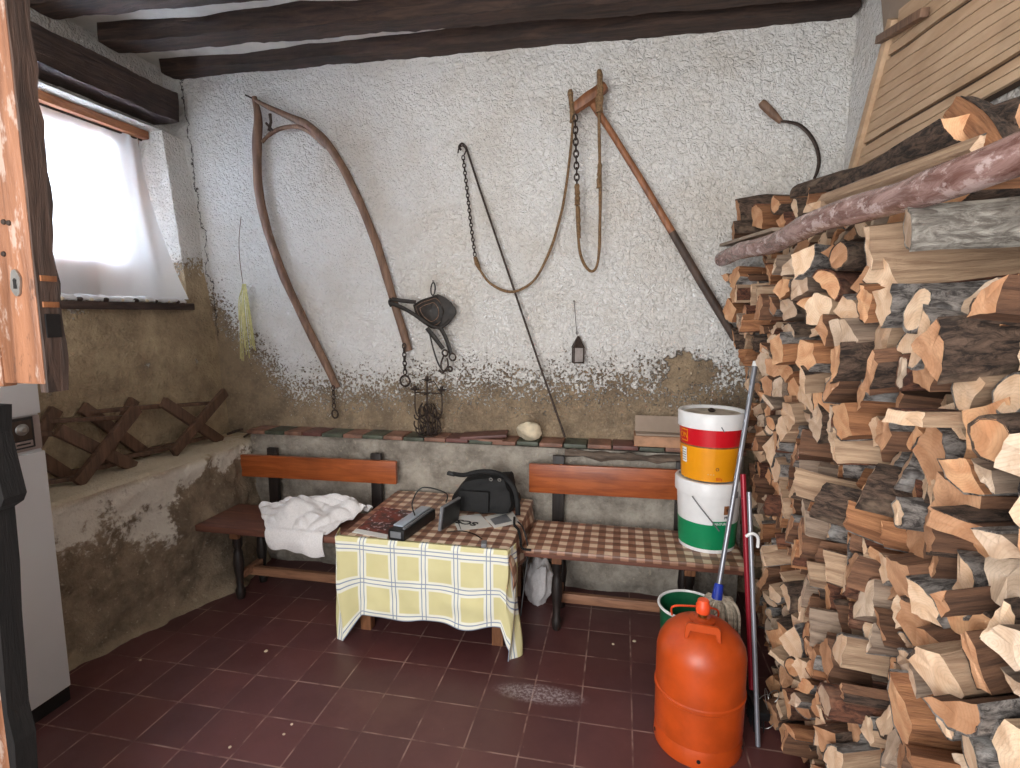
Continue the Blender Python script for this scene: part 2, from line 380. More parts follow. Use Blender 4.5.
def torus(bm, c, nrm, R_, r, seg=20, s2=8, arc=2*pi, stretch=1, sd=None):
    nrm = nrm.normalized(); a = sd.normalized() if sd else (V((0, 0, 1)) if abs(nrm.z) < .9 else V((1, 0, 0)))
    a = (a-nrm*a.dot(nrm)).normalized(); b = nrm.cross(a)
    n = seg; closed = arc > 6.2
    rings = []
    for i in range(n if closed else n+1):
        t = arc*i/n; d = a*cos(t)*stretch+b*sin(t); p = c+d*R_; dd = (a*cos(t)+b*sin(t)).normalized()
        rings.append([bm.verts.new(p+dd*cos(2*pi*k/s2)*r+nrm*sin(2*pi*k/s2)*r) for k in range(s2)])
    m = len(rings)
    for i in range(m if closed else m-1):
        for k in range(s2):
            bm.faces.new((rings[i][k], rings[i][(k+1) % s2], rings[(i+1) % m][(k+1) % s2], rings[(i+1) % m][k]))
    if not closed: bm.faces.new(rings[0]); bm.faces.new(rings[-1])
def chain(bm, a, b, link_len, r, sag=None):
    pts = smooth_path(sag, 8) if sag else [a, b]
    L = [0]
    for i in range(1, len(pts)): L.append(L[-1]+(pts[i]-pts[i-1]).length)
    n = max(2, int(L[-1]/(link_len*.72)))
    for k in range(n):
        s = (k+.5)/n*L[-1]; i = max(j for j in range(len(L)) if L[j] <= s); i = min(i, len(pts)-2)
        t = (s-L[i])/(L[i+1]-L[i]); p = pts[i].lerp(pts[i+1], t); d = (pts[i+1]-pts[i]).normalized()
        side = V((0, 1, 0)) if k % 2 == 0 else d.cross(V((0, 1, 0)))
        torus(bm, p, side, link_len*.3, r, 12, 6, stretch=1.6, sd=d)
def fold(p, a): return noise.noise(V(p)*a)
exec_parts = []

# ------------------------------------------------------------------ the room
WY = 3.18; LY = 3.04; RX = 1.08
def xl(z): return -2.58-.1*(max(z, .5)-.88)-(.10 if z > 2.70 else 0)
def n3(p, s, a): return noise.fractal(V(p)*s, 1.0, 2.0, 3)*a
bm = B(); grid(bm, lambda u, v: V((-3.3+4.7*u, -1.2+4.5*v, 0)), 10, 10); 
r = bmesh.ops.extrude_face_region(bm, geom=bm.faces[:]); bmesh.ops.translate(bm, vec=(0, 0, -.08), verts=[e for e in r['geom'] if isinstance(e, bmesh.types.BMVert)])
struct('floor', bm, 'floor', smooth=False)
def slab_wall(name, fn, nu, nv, dirv, mat, skip=None):
    bm = B(); grid(bm, fn, nu, nv, skip=skip)
    r = bmesh.ops.extrude_face_region(bm, geom=bm.faces[:]); bmesh.ops.translate(bm, vec=dirv, verts=[e for e in r['geom'] if isinstance(e, bmesh.types.BMVert)])
    return struct(name, bm, mat)
def fback(u, v):
    x = -3.1+4.35*u; z = 3.3*v; return V((x, WY+n3((x, 5, z), 1.6, .015)+n3((x, 9, z), 7, .006), z))
slab_wall('wall_back', fback, 150, 110, V((0, .25, 0)), 'back')
def fright(u, v):
    y = -1.2+4.55*u; z = 3.3*v; return V((RX+n3((5, y, z), 2, .015), y, z))
slab_wall('wall_right', fright, 60, 50, V((.25, 0, 0)), 'right')
WIN = (1.86, 3.0, 1.66, 2.68)   # niche in the left wall
ys = [-1.2+.08*i for i in range(int((WIN[0]+1.2)/.08)+1)]+[WIN[0]+(WIN[1]-WIN[0])*k/10 for k in range(11)]+[WIN[1]+.04+(3.3-WIN[1]-.04)*k/5 for k in range(4)]
zs = [i*.08 for i in range(21)]+[WIN[2]+(WIN[3]-WIN[2])*k/10 for k in range(11)]+[2.73, 2.8, 2.9, 3.05, 3.3]
ys = sorted(set(round(q, 4) for q in ys)); zs = sorted(set(round(q, 4) for q in zs))
bm = B(); vv = [[bm.verts.new((xl(z)+(n3((3, y, z), 4, .012) if not (WIN[0]-.01 < y < WIN[1]+.01 and WIN[2]-.01 < z < WIN[3]+.01) else 0), y, z)) for z in zs] for y in ys]
for i in range(len(ys)-1):
    for j in range(len(zs)-1):
        yc = (ys[i]+ys[i+1])/2; zc = (zs[j]+zs[j+1])/2
        if WIN[0] < yc < WIN[1] and WIN[2] < zc < WIN[3]: continue
        bm.faces.new((vv[i][j], vv[i+1][j], vv[i+1][j+1], vv[i][j+1]))
r = bmesh.ops.extrude_face_region(bm, geom=bm.faces[:]); bmesh.ops.translate(bm, vec=(-.42, 0, 0), verts=[e for e in r['geom'] if isinstance(e, bmesh.types.BMVert)])
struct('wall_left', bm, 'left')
# window: frame, mullions and glass at the back of the niche
bm = B(); wx = -2.955; fy0, fy1, fz0, fz1 = 1.82, 3.04, 1.62, 2.72
for c, s in (((wx, (fy0+fy1)/2, (fz0+1.893)/2), (.05, fy1-fy0, 1.893-fz0)), ((wx, (fy0+fy1)/2, (fz1+2.56)/2), (.05, fy1-fy0, fz1-2.56)), ((wx, fy0+.06, (fz0+fz1)/2), (.05, .12, fz1-fz0)), ((wx, (fy1+2.80)/2, (fz0+fz1)/2), (.05, fy1-2.80, fz1-fz0))):
    box(bm, c, s, bev=.004)
wf = struct('window_1', bm, 'lintel')
bm = B(); box(bm, (wx, (fy0+fy1)/2, (fz0+fz1)/2), (.006, fy1-fy0-.1, fz1-fz0-.1)); struct('window_pane', bm, 'glass', parent=wf)
bm = B(); box(bm, (-2.885, 2.42, 2.652), (.09, 1.14, .05), bev=.01); struct('trim_1', bm, 'lintel')
# ceiling
bm = B(); grid(bm, lambda u, v: V((-3.3+4.7*u, -1.2+4.5*v, 3.115+n3((u*5, v*5, 1), 1.5, .02))), 50, 50)
r = bmesh.ops.extrude_face_region(bm, geom=bm.faces[:]); bmesh.ops.translate(bm, vec=(0, 0, .2), verts=[e for e in r['geom'] if isinstance(e, bmesh.types.BMVert)])
struct('ceiling', bm, 'ceil')
# rubble platform along the left wall
bot = [V((-2.43, 1.72, 0)), V((-2.41, 1.87, 0)), V((-2.27, 2.32, 0)), V((-2.165, 2.68, 0)), V((-2.22, 2.95, 0)), V((-2.24, 3.17, 0))]
top = [V((-2.34, 1.72, .79)), V((-2.325, 1.87, .79)), V((-2.30, 2.32, .79)), V((-2.30, 2.68, .785)), V((-2.32, 2.95, .785)), V((-2.33, 3.17, .79))]
def along(L, u):
    s = u*(len(L)-1); i = min(int(s), len(L)-2); return L[i].lerp(L[i+1], s-i)
def fplat(u, v):
    b = along(bot, u); t = along(top, u)
    if v <= .7:
        w = v/.7; p = b.lerp(t, w)
        if w < .10: p.x += .03*(1-w/.10)           # sloping skirt at the foot
        p.x += n3((p.x, p.y, p.z), 4, .03)+n3((p.x, p.y, p.z), 13, .012)
        p.y += 0; p.z += 0
        if w > .93: p.z -= .012*(w-.93)/.07
        return p
    w = (v-.7)/.3; q = V((-2.62, t.y, .80)); p = t.lerp(q, w); p.z += n3((p.x, p.y, 4), 5, .012); return p
bm = B(); g = grid(bm, fplat, 90, 60)
L0 = [g[0][j] for j in range(61)]; a = bm.verts.new((-2.62, 1.72, 0)); bm.faces.new(L0+[a])
struct('trim_2', bm, 'platform')
# rubble plinth under the ledge along the back wall
def fled(u, v):
    x = -2.30+2.95*u
    if v < .9: z = .825*v/.9; p = V((x, LY, z)); p.y += n3((x, 1, z), 5, .025)+n3((x, 2, z), 16, .008); return p
    w = (v-.9)/.1; return V((x, LY+(WY+.02-LY)*w, .825))
bm = B(); grid(bm, fled, 160, 50); struct('trim_3', bm, 'ledge')
# coping tiles on the ledge
bm = B(); x = -2.32; k = 0; rr = random.Random(3)
while x < .62:
    w = .135+rr.uniform(-.01, .01); mi = [0, 1, 0, 2, 1, 0, 1][k % 7]
    box(bm, (x+w/2, LY+.055, .84+.012*(x+2.3)/2.9+rr.uniform(-.002, .002)), (w-.008, .165, .022), Matrix.Rotation(rr.uniform(-.03, .03), 4, 'Z'), .003, mi); x += w; k += 1
struct('trim_4', bm, ['terracotta', 'greentile', 'redtile'])
# beams
def beam(name, a, b, w, h, mat, label, along_y=False):
    bm = B(); a = V(a); b = V(b); n = 110; d = (b-a).normalized(); s = V((0, 0, 1)).cross(d); rings = []
    prof = [(-1, -1), (-.5, -1.03), (0, -1.04), (.5, -1.03), (1, -1), (1.03, -.5), (1.04, 0), (1.03, .5), (1, 1), (0, 1.02), (-1, 1), (-1.03, .5), (-1.04, 0), (-1.03, -.5)]
    for i in range(n+1):
        p = a.lerp(b, i/n); rings.append([])
        for (q, r_) in prof:
            k = 1+.0; off = s*q*w/2+V((0, 0, r_*h/2)); pp = p+off
            pp += s*n3(pp, 5, .010)+V((0, 0, n3(pp+V((7, 7, 7)), 3, .009)+n3(pp, 22, .006)))
            rings[-1].append(bm.verts.new(pp))
    m_ = len(prof)
    for i in range(n):
        for k in range(m_): bm.faces.new((rings[i][k], rings[i][(k+1) % m_], rings[i+1][(k+1) % m_], rings[i+1][k]))
    bm.faces.new(rings[0]); bm.faces.new(rings[-1])
    o = link(name, bm, mat); return tag(o, label, 'beam', None)
beam('ceiling_beam', (-2.80, 3.13, 3.095), (1.06, 3.13, 3.068), .12, .10, 'beam', 'dark rough ceiling beam set against the back wall')
beam('ceiling_beam', (-2.78, 2.70, 3.075), (1.06, 2.90, 3.065), .13, .12, 'beam', 'dark rough ceiling beam, second out from the back wall')
beam('ceiling_beam', (-2.78, 2.33, 3.075), (1.06, 2.45, 3.065), .15, .12, 'beam', 'dark ceiling beam nearest the camera, cut by the top of the photo')
beam('ceiling_beam', (-2.80, 1.2, 2.825), (-2.80, 3.07, 2.825), .22, .17, 'beamY', 'thick black beam lying along the left wall above the window')

# ------------------------------------------------------------------ window things
bm = B(); box(bm, (-2.64, 2.42, 1.624), (.10, 1.10, .040), bev=.005); sill = tag(link('sill_board', bm, 'beamY'), 'dark wooden sill board under the curtained window', 'window sill')
bm = B()
def fl(u, v):
    y = 1.9+1.02*u; x = -2.60-.32*v; z = 1.662+.022*abs(fold((x*2, y, 0), 16))+.006; return V((x, y, z-(.018 if v < .06 else 0)))
grid(bm, fl, 90, 16); o = tag(link('lace_runner', bm, 'curtain'), 'rumpled white lace cloth lying on the window sill', 'cloth'); sm = o.modifiers.new('t', 'SOLIDIFY'); sm.thickness = .012; sm.offset = -1
# pebbles and dark beads of debris edging the cloth
rr = random.Random(11)
for k in range(13):
    bm = B(); y = 1.93+.078*k+rr.uniform(-.015, .015); s = rr.uniform(.010, .018)
    bmesh.ops.create_icosphere(bm, subdivisions=2, radius=s)
    for v in bm.verts: v.co *= 1+.35*fold(v.co+V((k, 0, 0)), 60); v.co.z *= .75
    bmesh.ops.translate(bm, vec=(-2.608, y, 1.652), verts=bm.verts)
    tag(link('pebble', bm, 'stone' if k % 2 else 'iron'), 'light pebble on the front edge of the window sill' if k % 2 else 'dark lump of grit on the front edge of the window sill', 'pebble', 'light pebbles on the sill edge' if k % 2 else 'dark lumps on the sill edge')
def fc(u, v):   # u along the wall, v from top down
    y = 1.87+1.09*u; z = 2.625-.955*v
    flare = max(0, (u-.70)/.30)
    x = -2.905+.05*flare*flare+.20*v*v*flare+ .012*sin(y*40+v*2)*(.15+1.3*flare)+.01*fold((y*2, z, 3), 3)
    y += .02*v**2*flare - .12*(1-v)**2*max(0, u-.8)
    return V((x, y, z))
bm = B(); grid(bm, fc, 110, 50); o = tag(link('curtain', bm, 'curtain'), 'thin white curtain hanging over the window in the left wall', 'curtain')
bm = B(); tube(bm, [(-2.89, 1.865, 2.622), (-2.88, 2.97, 2.622)], .006, 8); tag(link('curtain_rod', bm, 'iron'), 'thin dark curtain rod across the top of the window niche', 'curtain rod')

# ------------------------------------------------------------------ stable door leaves at left
t = thing('stable_door', 'upper leaf of an open stable door, aged orange wood, at the left edge', 'door', (-1.21, .97, 1.42))
X0 = onY(47, 388, .948).x; zb = 1.42
for i, (xa, xb) in enumerate(((X0-.30, X0-.118), (X0-.485, X0-.305), (X0-.67, X0-.49))):
    bm = B(); box(bm, ((xa+xb)/2, .968, (zb+.08+2.75)/2), (xb-xa, .030, 2.75-zb-.08), bev=.004); under(t, 'board', bm, 'door')
bm = B(); a = V((X0, .948, zb))
def fst(u, v): return None
box(bm, (X0-.06, .960, (zb+.01+2.75)/2), (.114, .026, 2.74-zb), bev=.004); under(t, 'stile', bm, 'door')
bm = B(); box(bm, (X0-.40, .958, zb+.045), (.58, .03, .085), bev=.004); under(t, 'bottom_rail', bm, 'door')
bm = B(); n = 40; prv = None
for i in range(n+1):
    z = zb-.008+(2.76-zb)*i/n; jag = n3((1, 1, z), 9, .010)
    q = [bm.verts.new((X0-.02, .950, z)), bm.verts.new((X0+.002+jag*.4, .949, z)), bm.verts.new((X0+.003+jag*.5, .995+jag, z)), bm.verts.new((X0-.02, .995, z))]
    if prv:
        for k in range(4): bm.faces.new((prv[k], prv[(k+1) % 4], q[(k+1) % 4], q[k]))
    else: bm.faces.new(q)
    prv = q
bm.faces.new(prv); under(t, 'edge_strip', bm, 'door_dark', angle=20)['label'] = 'dark worn edge strip'
# lock plate with keyhole, and mortice plate on the edge
p = onY(17, 283, .946)
bm = B(); prism(bm, [p+V((.013*cos(a_*pi/8)*(1+.15*sin(a_*pi/2)), 0, .028*sin(a_*pi/8))) for a_ in range(16)], V((0, -.004, 0))); lk = under(t, 'escutcheon', bm, 'steel')
bm = B(); prism(bm, [p+V((x*.001, -.0045, z*.001)) for x, z in ((-3, 2), (-4, 6), (0, 10), (4, 6), (3, 2), (4, -12), (-4, -12))], V((0, -.001, 0)))
k = link('keyhole', bm, 'black', lk); k.data.transform(lk.parent.matrix_basis.inverted())
for zz in (1.655, 1.60):
    bm = B(); box(bm, (X0+.003, .972, zz), (.006, .034, .012), bev=.001); under(t, 'strike_plate', bm, 'tool_red')
bm = B(); box(bm, (X0+.0035, .972, 1.555), (.004, .030, .05)); under(t, 'latch_slot', bm, 'black')
for px_, py_ in ((4, 132), (9, 133), (4, 164)):
    p = onY(px_, py_+90, .947); bm = B(); lathe(bm, [(.001, -.004), (.005, -.003), (.006, 0)], 12); bmesh.ops.rotate(bm, matrix=Matrix.Rotation(-pi/2, 3, 'X'), verts=bm.verts); bmesh.ops.translate(bm, vec=p, verts=bm.verts); under(t, 'nail', bm, 'iron')
t = thing('stable_door', 'lower leaf of the stable door, black splintered edge, bottom left corner', 'door', (-1.43, .97, 0))
out = [(12, 404), (12, 430), (17, 452), (27, 492), (24, 500), (15, 506), (20, 560), (22, 610), (26, 660), (29, 700), (36, 730), (38, 768)]
pp = [onY(x, y, 1.003) for x, y in out]; pp.append(V((pp[-1].x-.004, 1.003, .0)))
bm = B(); prism(bm, pp+[V((-1.46, 1.003, 0)), V((-1.452, 1.003, pp[0].z))], V((0, -.05, 0))); under(t, 'edge_strip', bm, 'black_edge', smooth=False)['label'] = 'black splintered edge'
bm = B(); box(bm, (-1.60, .972, .69), (.30, .04, 1.36), bev=.004); under(t, 'board', bm, 'door')
bm = B(); box(bm, (-1.91, .972, .69), (.30, .04, 1.36), bev=.004); under(t, 'board', bm, 'door')
# ------------------------------------------------------------------ white cabinet
t = thing('cabinet', 'tall white enamel cabinet with a key lock, standing behind the stable door', 'cabinet', (-2.19, 1.4, 0))
y0, y1 = 1.12, 1.688
bm = B(); box(bm, (-2.375, (y0+y1)/2, .735), (.34, y1-y0, 1.31), bev=.006); under(t, 'body', bm, 'white_cab')
bm = B(); box(bm, (-2.197, (y0+y1)/2, .56), (.016, y1-y0-.002, .99), bev=.004); under(t, 'door', bm, 'white_cab')
bm = B(); box(bm, (-2.198, (y0+y1)/2, 1.295), (.014, y1-y0-.002, .185), bev=.003); under(t, 'top_panel', bm, 'white_cab')
bm = B(); box(bm, (-2.203, (y0+y1)/2, 1.13), (.008, y1-y0-.004, .13)); st = under(t, 'control_strip', bm, 'grey_strip')
yl = onX(22, 435, -2.195).y
bm = B(); box(bm, (-2.197, yl, 1.135), (.006, .088, .118), bev=.002); lp = under(t, 'lock_plate', bm, 'black')
def sub(par, name, bm, mat, **k):
    o = link(name, bm, mat, par, **k); w = par.parent.matrix_basis; o.data.transform(w.inverted()); return o
bm = B(); box(bm, (-2.1935, yl, 1.147), (.003, .070, .074), bev=.001); sub(lp, 'plate_face', bm, 'tool_dark')
bm = B(); lathe(bm, [(.0, .012), (.008, .012), (.010, .010), (.013, .006), (.019, .004), (.021, 0)], 24, cap=False); bmesh.ops.scale(bm, vec=(1.05, 1.15, 1.0), verts=bm.verts); bmesh.ops.rotate(bm, matrix=Matrix.Rotation(pi/2, 3, 'Y'), verts=bm.verts); bmesh.ops.translate(bm, vec=(-2.192, yl, 1.150), verts=bm.verts); sub(lp, 'key_lock', bm, 'steel')
bm = B(); box(bm, (-2.1935, yl, 1.094), (.003, .070, .022), bev=.001); sub(lp, 'name_strip', bm, 'grey_strip')
bm = B(); box(bm, (-2.1915, yl, 1.094), (.001, .050, .006)); sub(lp, 'dark_line', bm, 'black')
bm = B(); box(bm, (-2.375, (y0+y1)/2, .04), (.35, y1-y0, .08)); under(t, 'plinth', bm, 'black')

# ------------------------------------------------------------------ trestles on the platform
def bar(t, name, p, q, w, th, mat='trestle', upv=V((1, 0, 0)), ext=.0):
    bm = B(); p = V(p); q = V(q); e = (q-p).normalized()*ext; plank(bm, p-e, q+e, w, th, .002, upv); return under(t, name, bm, mat)
TX = -2.44
t = thing('trestle', 'far folding cross-legged wooden trestle on the platform, near the corner', 'trestle', (-2.5, 2.65, .79))
bar(t, 'leg', onX(173, 453, TX), onX(225, 392, TX), .058, .026)
bar(t, 'leg', onX(221, 441, TX-.026), onX(163, 402, TX-.026), .058, .026)
X2 = -2.585
bar(t, 'leg', V((X2, 2.24, .80)), V((X2, 2.48, 1.12)), .058, .026)
bar(t, 'leg', V((X2-.004+.024, 2.52, .80)), V((X2+.02, 2.17, 1.13)), .058, .026)
def con(t, a, b, w=.03, th=.02): bar(t, 'rail', a, b, w, th, upv=V((0, 0, 1)))
con(t, onX(210, 403, TX-.03), V((X2, 2.45, 1.075))); con(t, onX(166, 405, TX-.05), V((X2+.02, 2.20, 1.10)))
con(t, onX(180, 446, TX-.03), V((X2, 2.27, .835))); con(t, onX(214, 436, TX-.05), V((X2+.02, 2.48, .835)))
t = thing('trestle', 'near folding cross-legged wooden trestle on the platform, beside the white cabinet', 'trestle', (-2.5, 2.1, .79))
bar(t, 'leg', onX(77, 484, TX), onX(137, 408, TX), .058, .026)
bar(t, 'leg', onX(134, 467, TX-.028), onX(57, 430, TX-.028), .058, .026)
bar(t, 'leg', V((X2, 1.80, .80)), V((X2, 2.06, 1.14)), .058, .026)
bar(t, 'leg', V((X2+.026, 2.08, .80)), V((X2+.026, 1.76, 1.12)), .058, .026)
con(t, onX(130, 417, TX-.03), V((X2, 2.02, 1.09))); con(t, onX(62, 434, TX-.05), V((X2+.02, 1.79, 1.08)))
con(t, onX(84, 477, TX-.03), V((X2, 1.83, .835))); con(t, onX(127, 462, TX-.05), V((X2+.02, 2.05, .835)))
for k, (a, b) in enumerate((((227, 434), (260, 427)), ((244, 437), (262, 430)))):
    bm = B(); p = onZ(*a, .80); q = onZ(*b, .81); tube(bm, smooth_path([p, p.lerp(q, .5)+V((0, 0, .012)), q+V((0, 0, .004))], 5), [.007]*10+[.004], 7, wob=.4)
    tag(link('stick', bm, 'tool_dark'), ['longer dark dry stick on the platform by the corner', 'shorter dark dry stick at the end of the tiled ledge'][k], 'stick')

# ------------------------------------------------------------------ benches
def bench(label, xa, xb, yf, yb, zs, back, posts, legs, seatmat, stretch):
    t = thing('bench', label, 'bench', ((xa+xb)/2, (yf+yb)/2, 0))
    bm = B(); n = 3
    box(bm, ((xa+xb)/2, (yf+yb)/2, zs-.0175), (xb-xa, yb-yf, .035), bev=.005); under(t, 'seat', bm, seatmat)
    bm = B(); (bx0, bx1, bz0, bz1) = back
    box(bm, ((bx0+bx1)/2, 2.945, (bz0+bz1)/2), (bx1-bx0, .028, bz1-bz0), bev=.005)
    for v in bm.verts: v.co.z += .012*(v.co.x-bx0)/(bx1-bx0)
    under(t, 'backrest', bm, 'bench_top')
    for x in posts:
        bm = B(); box(bm, (x, 2.975, (zs-.05+bz1+.045)/2), (.065, .030, bz1+.045-zs+.05), bev=.004); under(t, 'back_post', bm, 'dark_leg')
    for x in legs:
        for y in (yf+.10, yb-.05):
            bm = B(); prof = [(.020, 0), (.024, .02), (.026, .05), (.018, .07), (.022, .14), (.029, .20), (.024, .27), (.018, .29), (.026, .31), (.026, zs-.035)]
            lathe(bm, prof, 16, V((x, y, 0))); under(t, 'leg', bm, 'dark_leg')
        bm = B(); box(bm, (x, (yf+yb)/2+.02, zs-.065), (.05, yb-yf-.10, .06), bev=.004); under(t, 'seat_bearer', bm, 'leg_orange')
        bm = B(); box(bm, (x, (yf+yb)/2+.03, .13), (.03, yb-yf-.16, .04), bev=.003); under(t, 'foot_rail', bm, 'stretch')
    bm = B(); box(bm, ((legs[0]+legs[-1])/2, yf+.21, .115), (legs[-1]-legs[0]+.06, .028, .05), bev=.003); under(t, 'stretcher', bm, stretch)
    return t
bench('dark-legged wooden bench against the back wall at left, bare red-brown seat', -2.235, -1.12, 2.45, 2.80, .45, (-2.32, -1.28, .575, .712), (-2.11, -1.42), (-2.06, -1.28), 'bench_seat', 'stretch')
bench('wooden bench at right with a gingham covered seat, beside the woodpile', -.44, .56, 2.50, 2.87, .45, (-.49, .47, .592, .755), (-.33, .33), (-.29, .34), 'bench_seat', 'stretch')
# oilcloth on right bench
def oil(name, label, xa, xb, yf, yb, z, drops, cat='tablecloth'):
    bm = B(); df, db, dl, dr = drops
    W = xb-xa+dl+dr; D = yb-yf+df+db
    def fn(u, v):
        s = u*W-dl; q = v*D-df; x = xa+min(max(s, 0), xb-xa); y = yf+min(max(q, 0), yb-yf); zz = z
        if s < 0: zz += s; x -= .006+.02*min(1, -s/.1)*(.5+.5*sin(q*30))
        if s > xb-xa: zz -= s-(xb-xa); x += .006+.03*min(1, (s-xb+xa)/.1)*(.5+.5*sin(q*23+1))
        if q < 0: zz += q; y -= .006+.012*(.5+.5*sin(s*25))*min(1, -q/.05)
        if q > yb-yf: zz -= q-(yb-yf); y += .006
        zz += .0025*fold((x, y, z), 14)+(.003 if (0 < s < xb-xa and 0 < q < yb-yf) else 0)
        return V((x, y, zz))
    grid(bm, fn, int(W/.012), int(D/.012), lambda u, v: (u*W, v*D))
    o = tag(link(name, bm, 'gingham'), label, cat); m_ = o.modifiers.new('t', 'SOLIDIFY'); m_.thickness = .0025; m_.offset = 1; return o
oil('seat_cover', 'brown and cream gingham oilcloth spread over the right bench seat', -.442, .575, 2.493, 2.88, .4535, (.012, 0, .004, .004), 'seat cover')
# ------------------------------------------------------------------ table
t = thing('table', 'low wooden table between the benches, hidden under two cloths', 'table', (-.89, 2.64, 0))
bm = B(); box(bm, (-.89, 2.645, .51), (.80, .69, .03), bev=.004); under(t, 'tabletop', bm, 'leg_orange')
for x in (-1.23, -.55):
    for y in (2.42, 2.90):
        bm = B(); box(bm, (x, y, .248), (.055, .05, .495), bev=.004); under(t, 'leg', bm, 'leg_orange')
for y in (2.42, 2.90):
    bm = B(); box(bm, (-.89, y, .45), (.62, .022, .08), bev=.003); under(t, 'apron', bm, 'leg_orange')
oil('tablecloth', 'brown and cream gingham oilcloth covering the low table', -1.293, -.483, 2.298, 2.992, .5285, (.02, .03, .06, .17))
# yellow dish cloth over the front
bm = B(); Wd = 1.10
def fd(u, v):
    s = u*Wd; e0 = .13; mid = .82+.02
    hang = v*.38
    # left and right ends wrap round the corners and droop
    if s < e0: k = (e0-s)/e0; x = -1.297-.035*k-.012; y = 2.285+.11*k*(1-.3*v); dz = .08*k+.04*sin(k*6)*v
    elif s > e0+mid: k = (s-e0-mid)/(Wd-e0-mid); x = -.475+.05*k*(.4+.6*v); y = 2.285+.10*k; dz = .12*k
    else: x = -1.303+(s-e0)*(.828/mid)+.0; y = 2.282; dz = .0; k = 0
    y -= .012*sin(s*24+1.2*v)*v+.014*fold((s*2, v, 1), 5)*v+.012
    z = .536-hang*(1+dz*1.7)-(.012*sin(s*19)*v)
    z -= v*v*.17*min(1, max(0, (e0+.13-s)/.14))+v*v*.17*min(1, max(0, (s-e0-mid+.035)/.06))
    if 0 < k: x += .014*sin(v*9+k*7)*v
    if v < .035 and not k: y += .03*(1-v/.035); z = .5355
    return V((x, y, z))
grid(bm, fd, 120, 50, lambda u, v: (u*Wd-.03, v*.40+.042)); o = tag(link('dish_cloth', bm, 'dish'), 'yellow windowpane-check cloth hanging over the front edge of the table', 'cloth')
m_ = o.modifiers.new('t', 'SOLIDIFY'); m_.thickness = .003
# ------------------------------------------------------------------ white towel on left bench
bm = B()
def ft(u, v):
    lb = [V((-1.88, 2.74, 0)), V((-1.97, 2.63, 0)), V((-1.80, 2.452, 0))]; rb = [V((-1.36, 2.78, 0)), V((-1.37, 2.68, 0)), V((-1.47, 2.452, 0))]
    if v < .62:
        w = v/.62; p = along(lb, w).lerp(along(rb, w), u)
        hgt = .075*sin(pi*min(1, .12+w*.92))**.7*sin(pi*min(1, max(0, .08+u*.86)))**.5
        d = abs(fold((u*2.2+w*1.6, w*1.2-u*.8, 2), 1.7))*.075+abs(fold((u*3-w*2, w*3, 5), 2.1))*.035
        p.z = .4545+max(0, hgt*.9+d*min(1, hgt*22)); p.x += .02*fold((u*3, w*3, 1), 2); return p
    w = (v-.62)/.38; p = lb[2].lerp(rb[2], u); dz = (.088+.035*u)*w
    p.y -= .012+.010*sin(pi*w)+.010*sin(u*11)*w; p.z = .463-dz-.006*sin(u*17)*w; p.x += .02*w*(1-u)
    if w < .12: p.y += .010*(1-w/.12); p.z += .004*(1-w/.12)
    return p
grid(bm, ft, 100, 90); o = tag(link('towel', bm, 'towel'), 'white terry towel heaped on the left bench seat', 'towel'); m_ = o.modifiers.new('t', 'SOLIDIFY'); m_.thickness = .007; m_.offset = 1

# ------------------------------------------------------------------ things on the table
TZ = .5345
def onT(x, y, z=TZ): return onZ(x, y, z)
def sheet(name, label, pts, mat, cat, z=TZ, extra=None):
    bm = B(); prism(bm, [onT(*p, z) for p in pts], V((0, 0, .0012))); o = tag(link(name, bm, mat, smooth=False), label, cat); return o
m0 = M('dark_collage_print', .35); o_ = m0.obj(); nz = m0.noise(o_, 16, 3, .6); n2_ = m0.noise(o_, 40, 2)
m0.color(m0.mix(m0.ramp(n2_, .58, .66), m0.mix(m0.ramp(nz, .4, .6), lin((120, 52, 40)), lin((40, 30, 34))), lin((200, 190, 196)))); MT['collage'] = m0.m
t = thing('magazine', 'dark red printed magazine with a white strip, at the left front of the table', 'magazine', onT(375, 522))
bm = B(); prism(bm, [onT(357, 529), onT(388, 535), onT(415, 512), (onT(382, 507))], V((0, 0, .0025))); under(t, 'cover', bm, 'collage', smooth=False)
bm = B(); prism(bm, [onT(352, 532.5), onT(387, 539), onT(388, 535), onT(357, 529)], V((0, 0, .0025))); under(t, 'white_strip', bm, 'paper', smooth=False)
# long console
a = onT(388, 540); b = onT(411, 533); d = (onT(441, 511)-b); d.z = 0; Ln = d.length; d.normalize(); s = V((d.y, -d.x, 0)); wdt = .085
t = thing('handheld_console', 'long black and silver electronic console lying on the table', 'console', a)
M4 = Matrix((d, -s, V((0, 0, 1)))).transposed().to_4x4()
cen = a+s*wdt/2+d*Ln/2
bm = B(); box(bm, cen+V((0, 0, .028)), (Ln, wdt, .052), M4, .008); under(t, 'body', bm, 'black')
bm = B(); box(bm, cen-s*.012+d*.02+V((0, 0, .057)), (Ln*.86, wdt*.62, .008), M4, .003); under(t, 'silver_top', bm, 'silver')['label'] = 'pale silver blue top plate'
bm = B(); box(bm, a+s*wdt/2+V((0, 0, .031))-d*.001, (.004, wdt*.66, .030), M4, .001); under(t, 'screen', bm, 'grey')
bm = B(); box(bm, cen+s*.032+V((0, 0, .058)), (Ln*.9, .010, .010), M4, .003); under(t, 'side_rail', bm, 'grey')
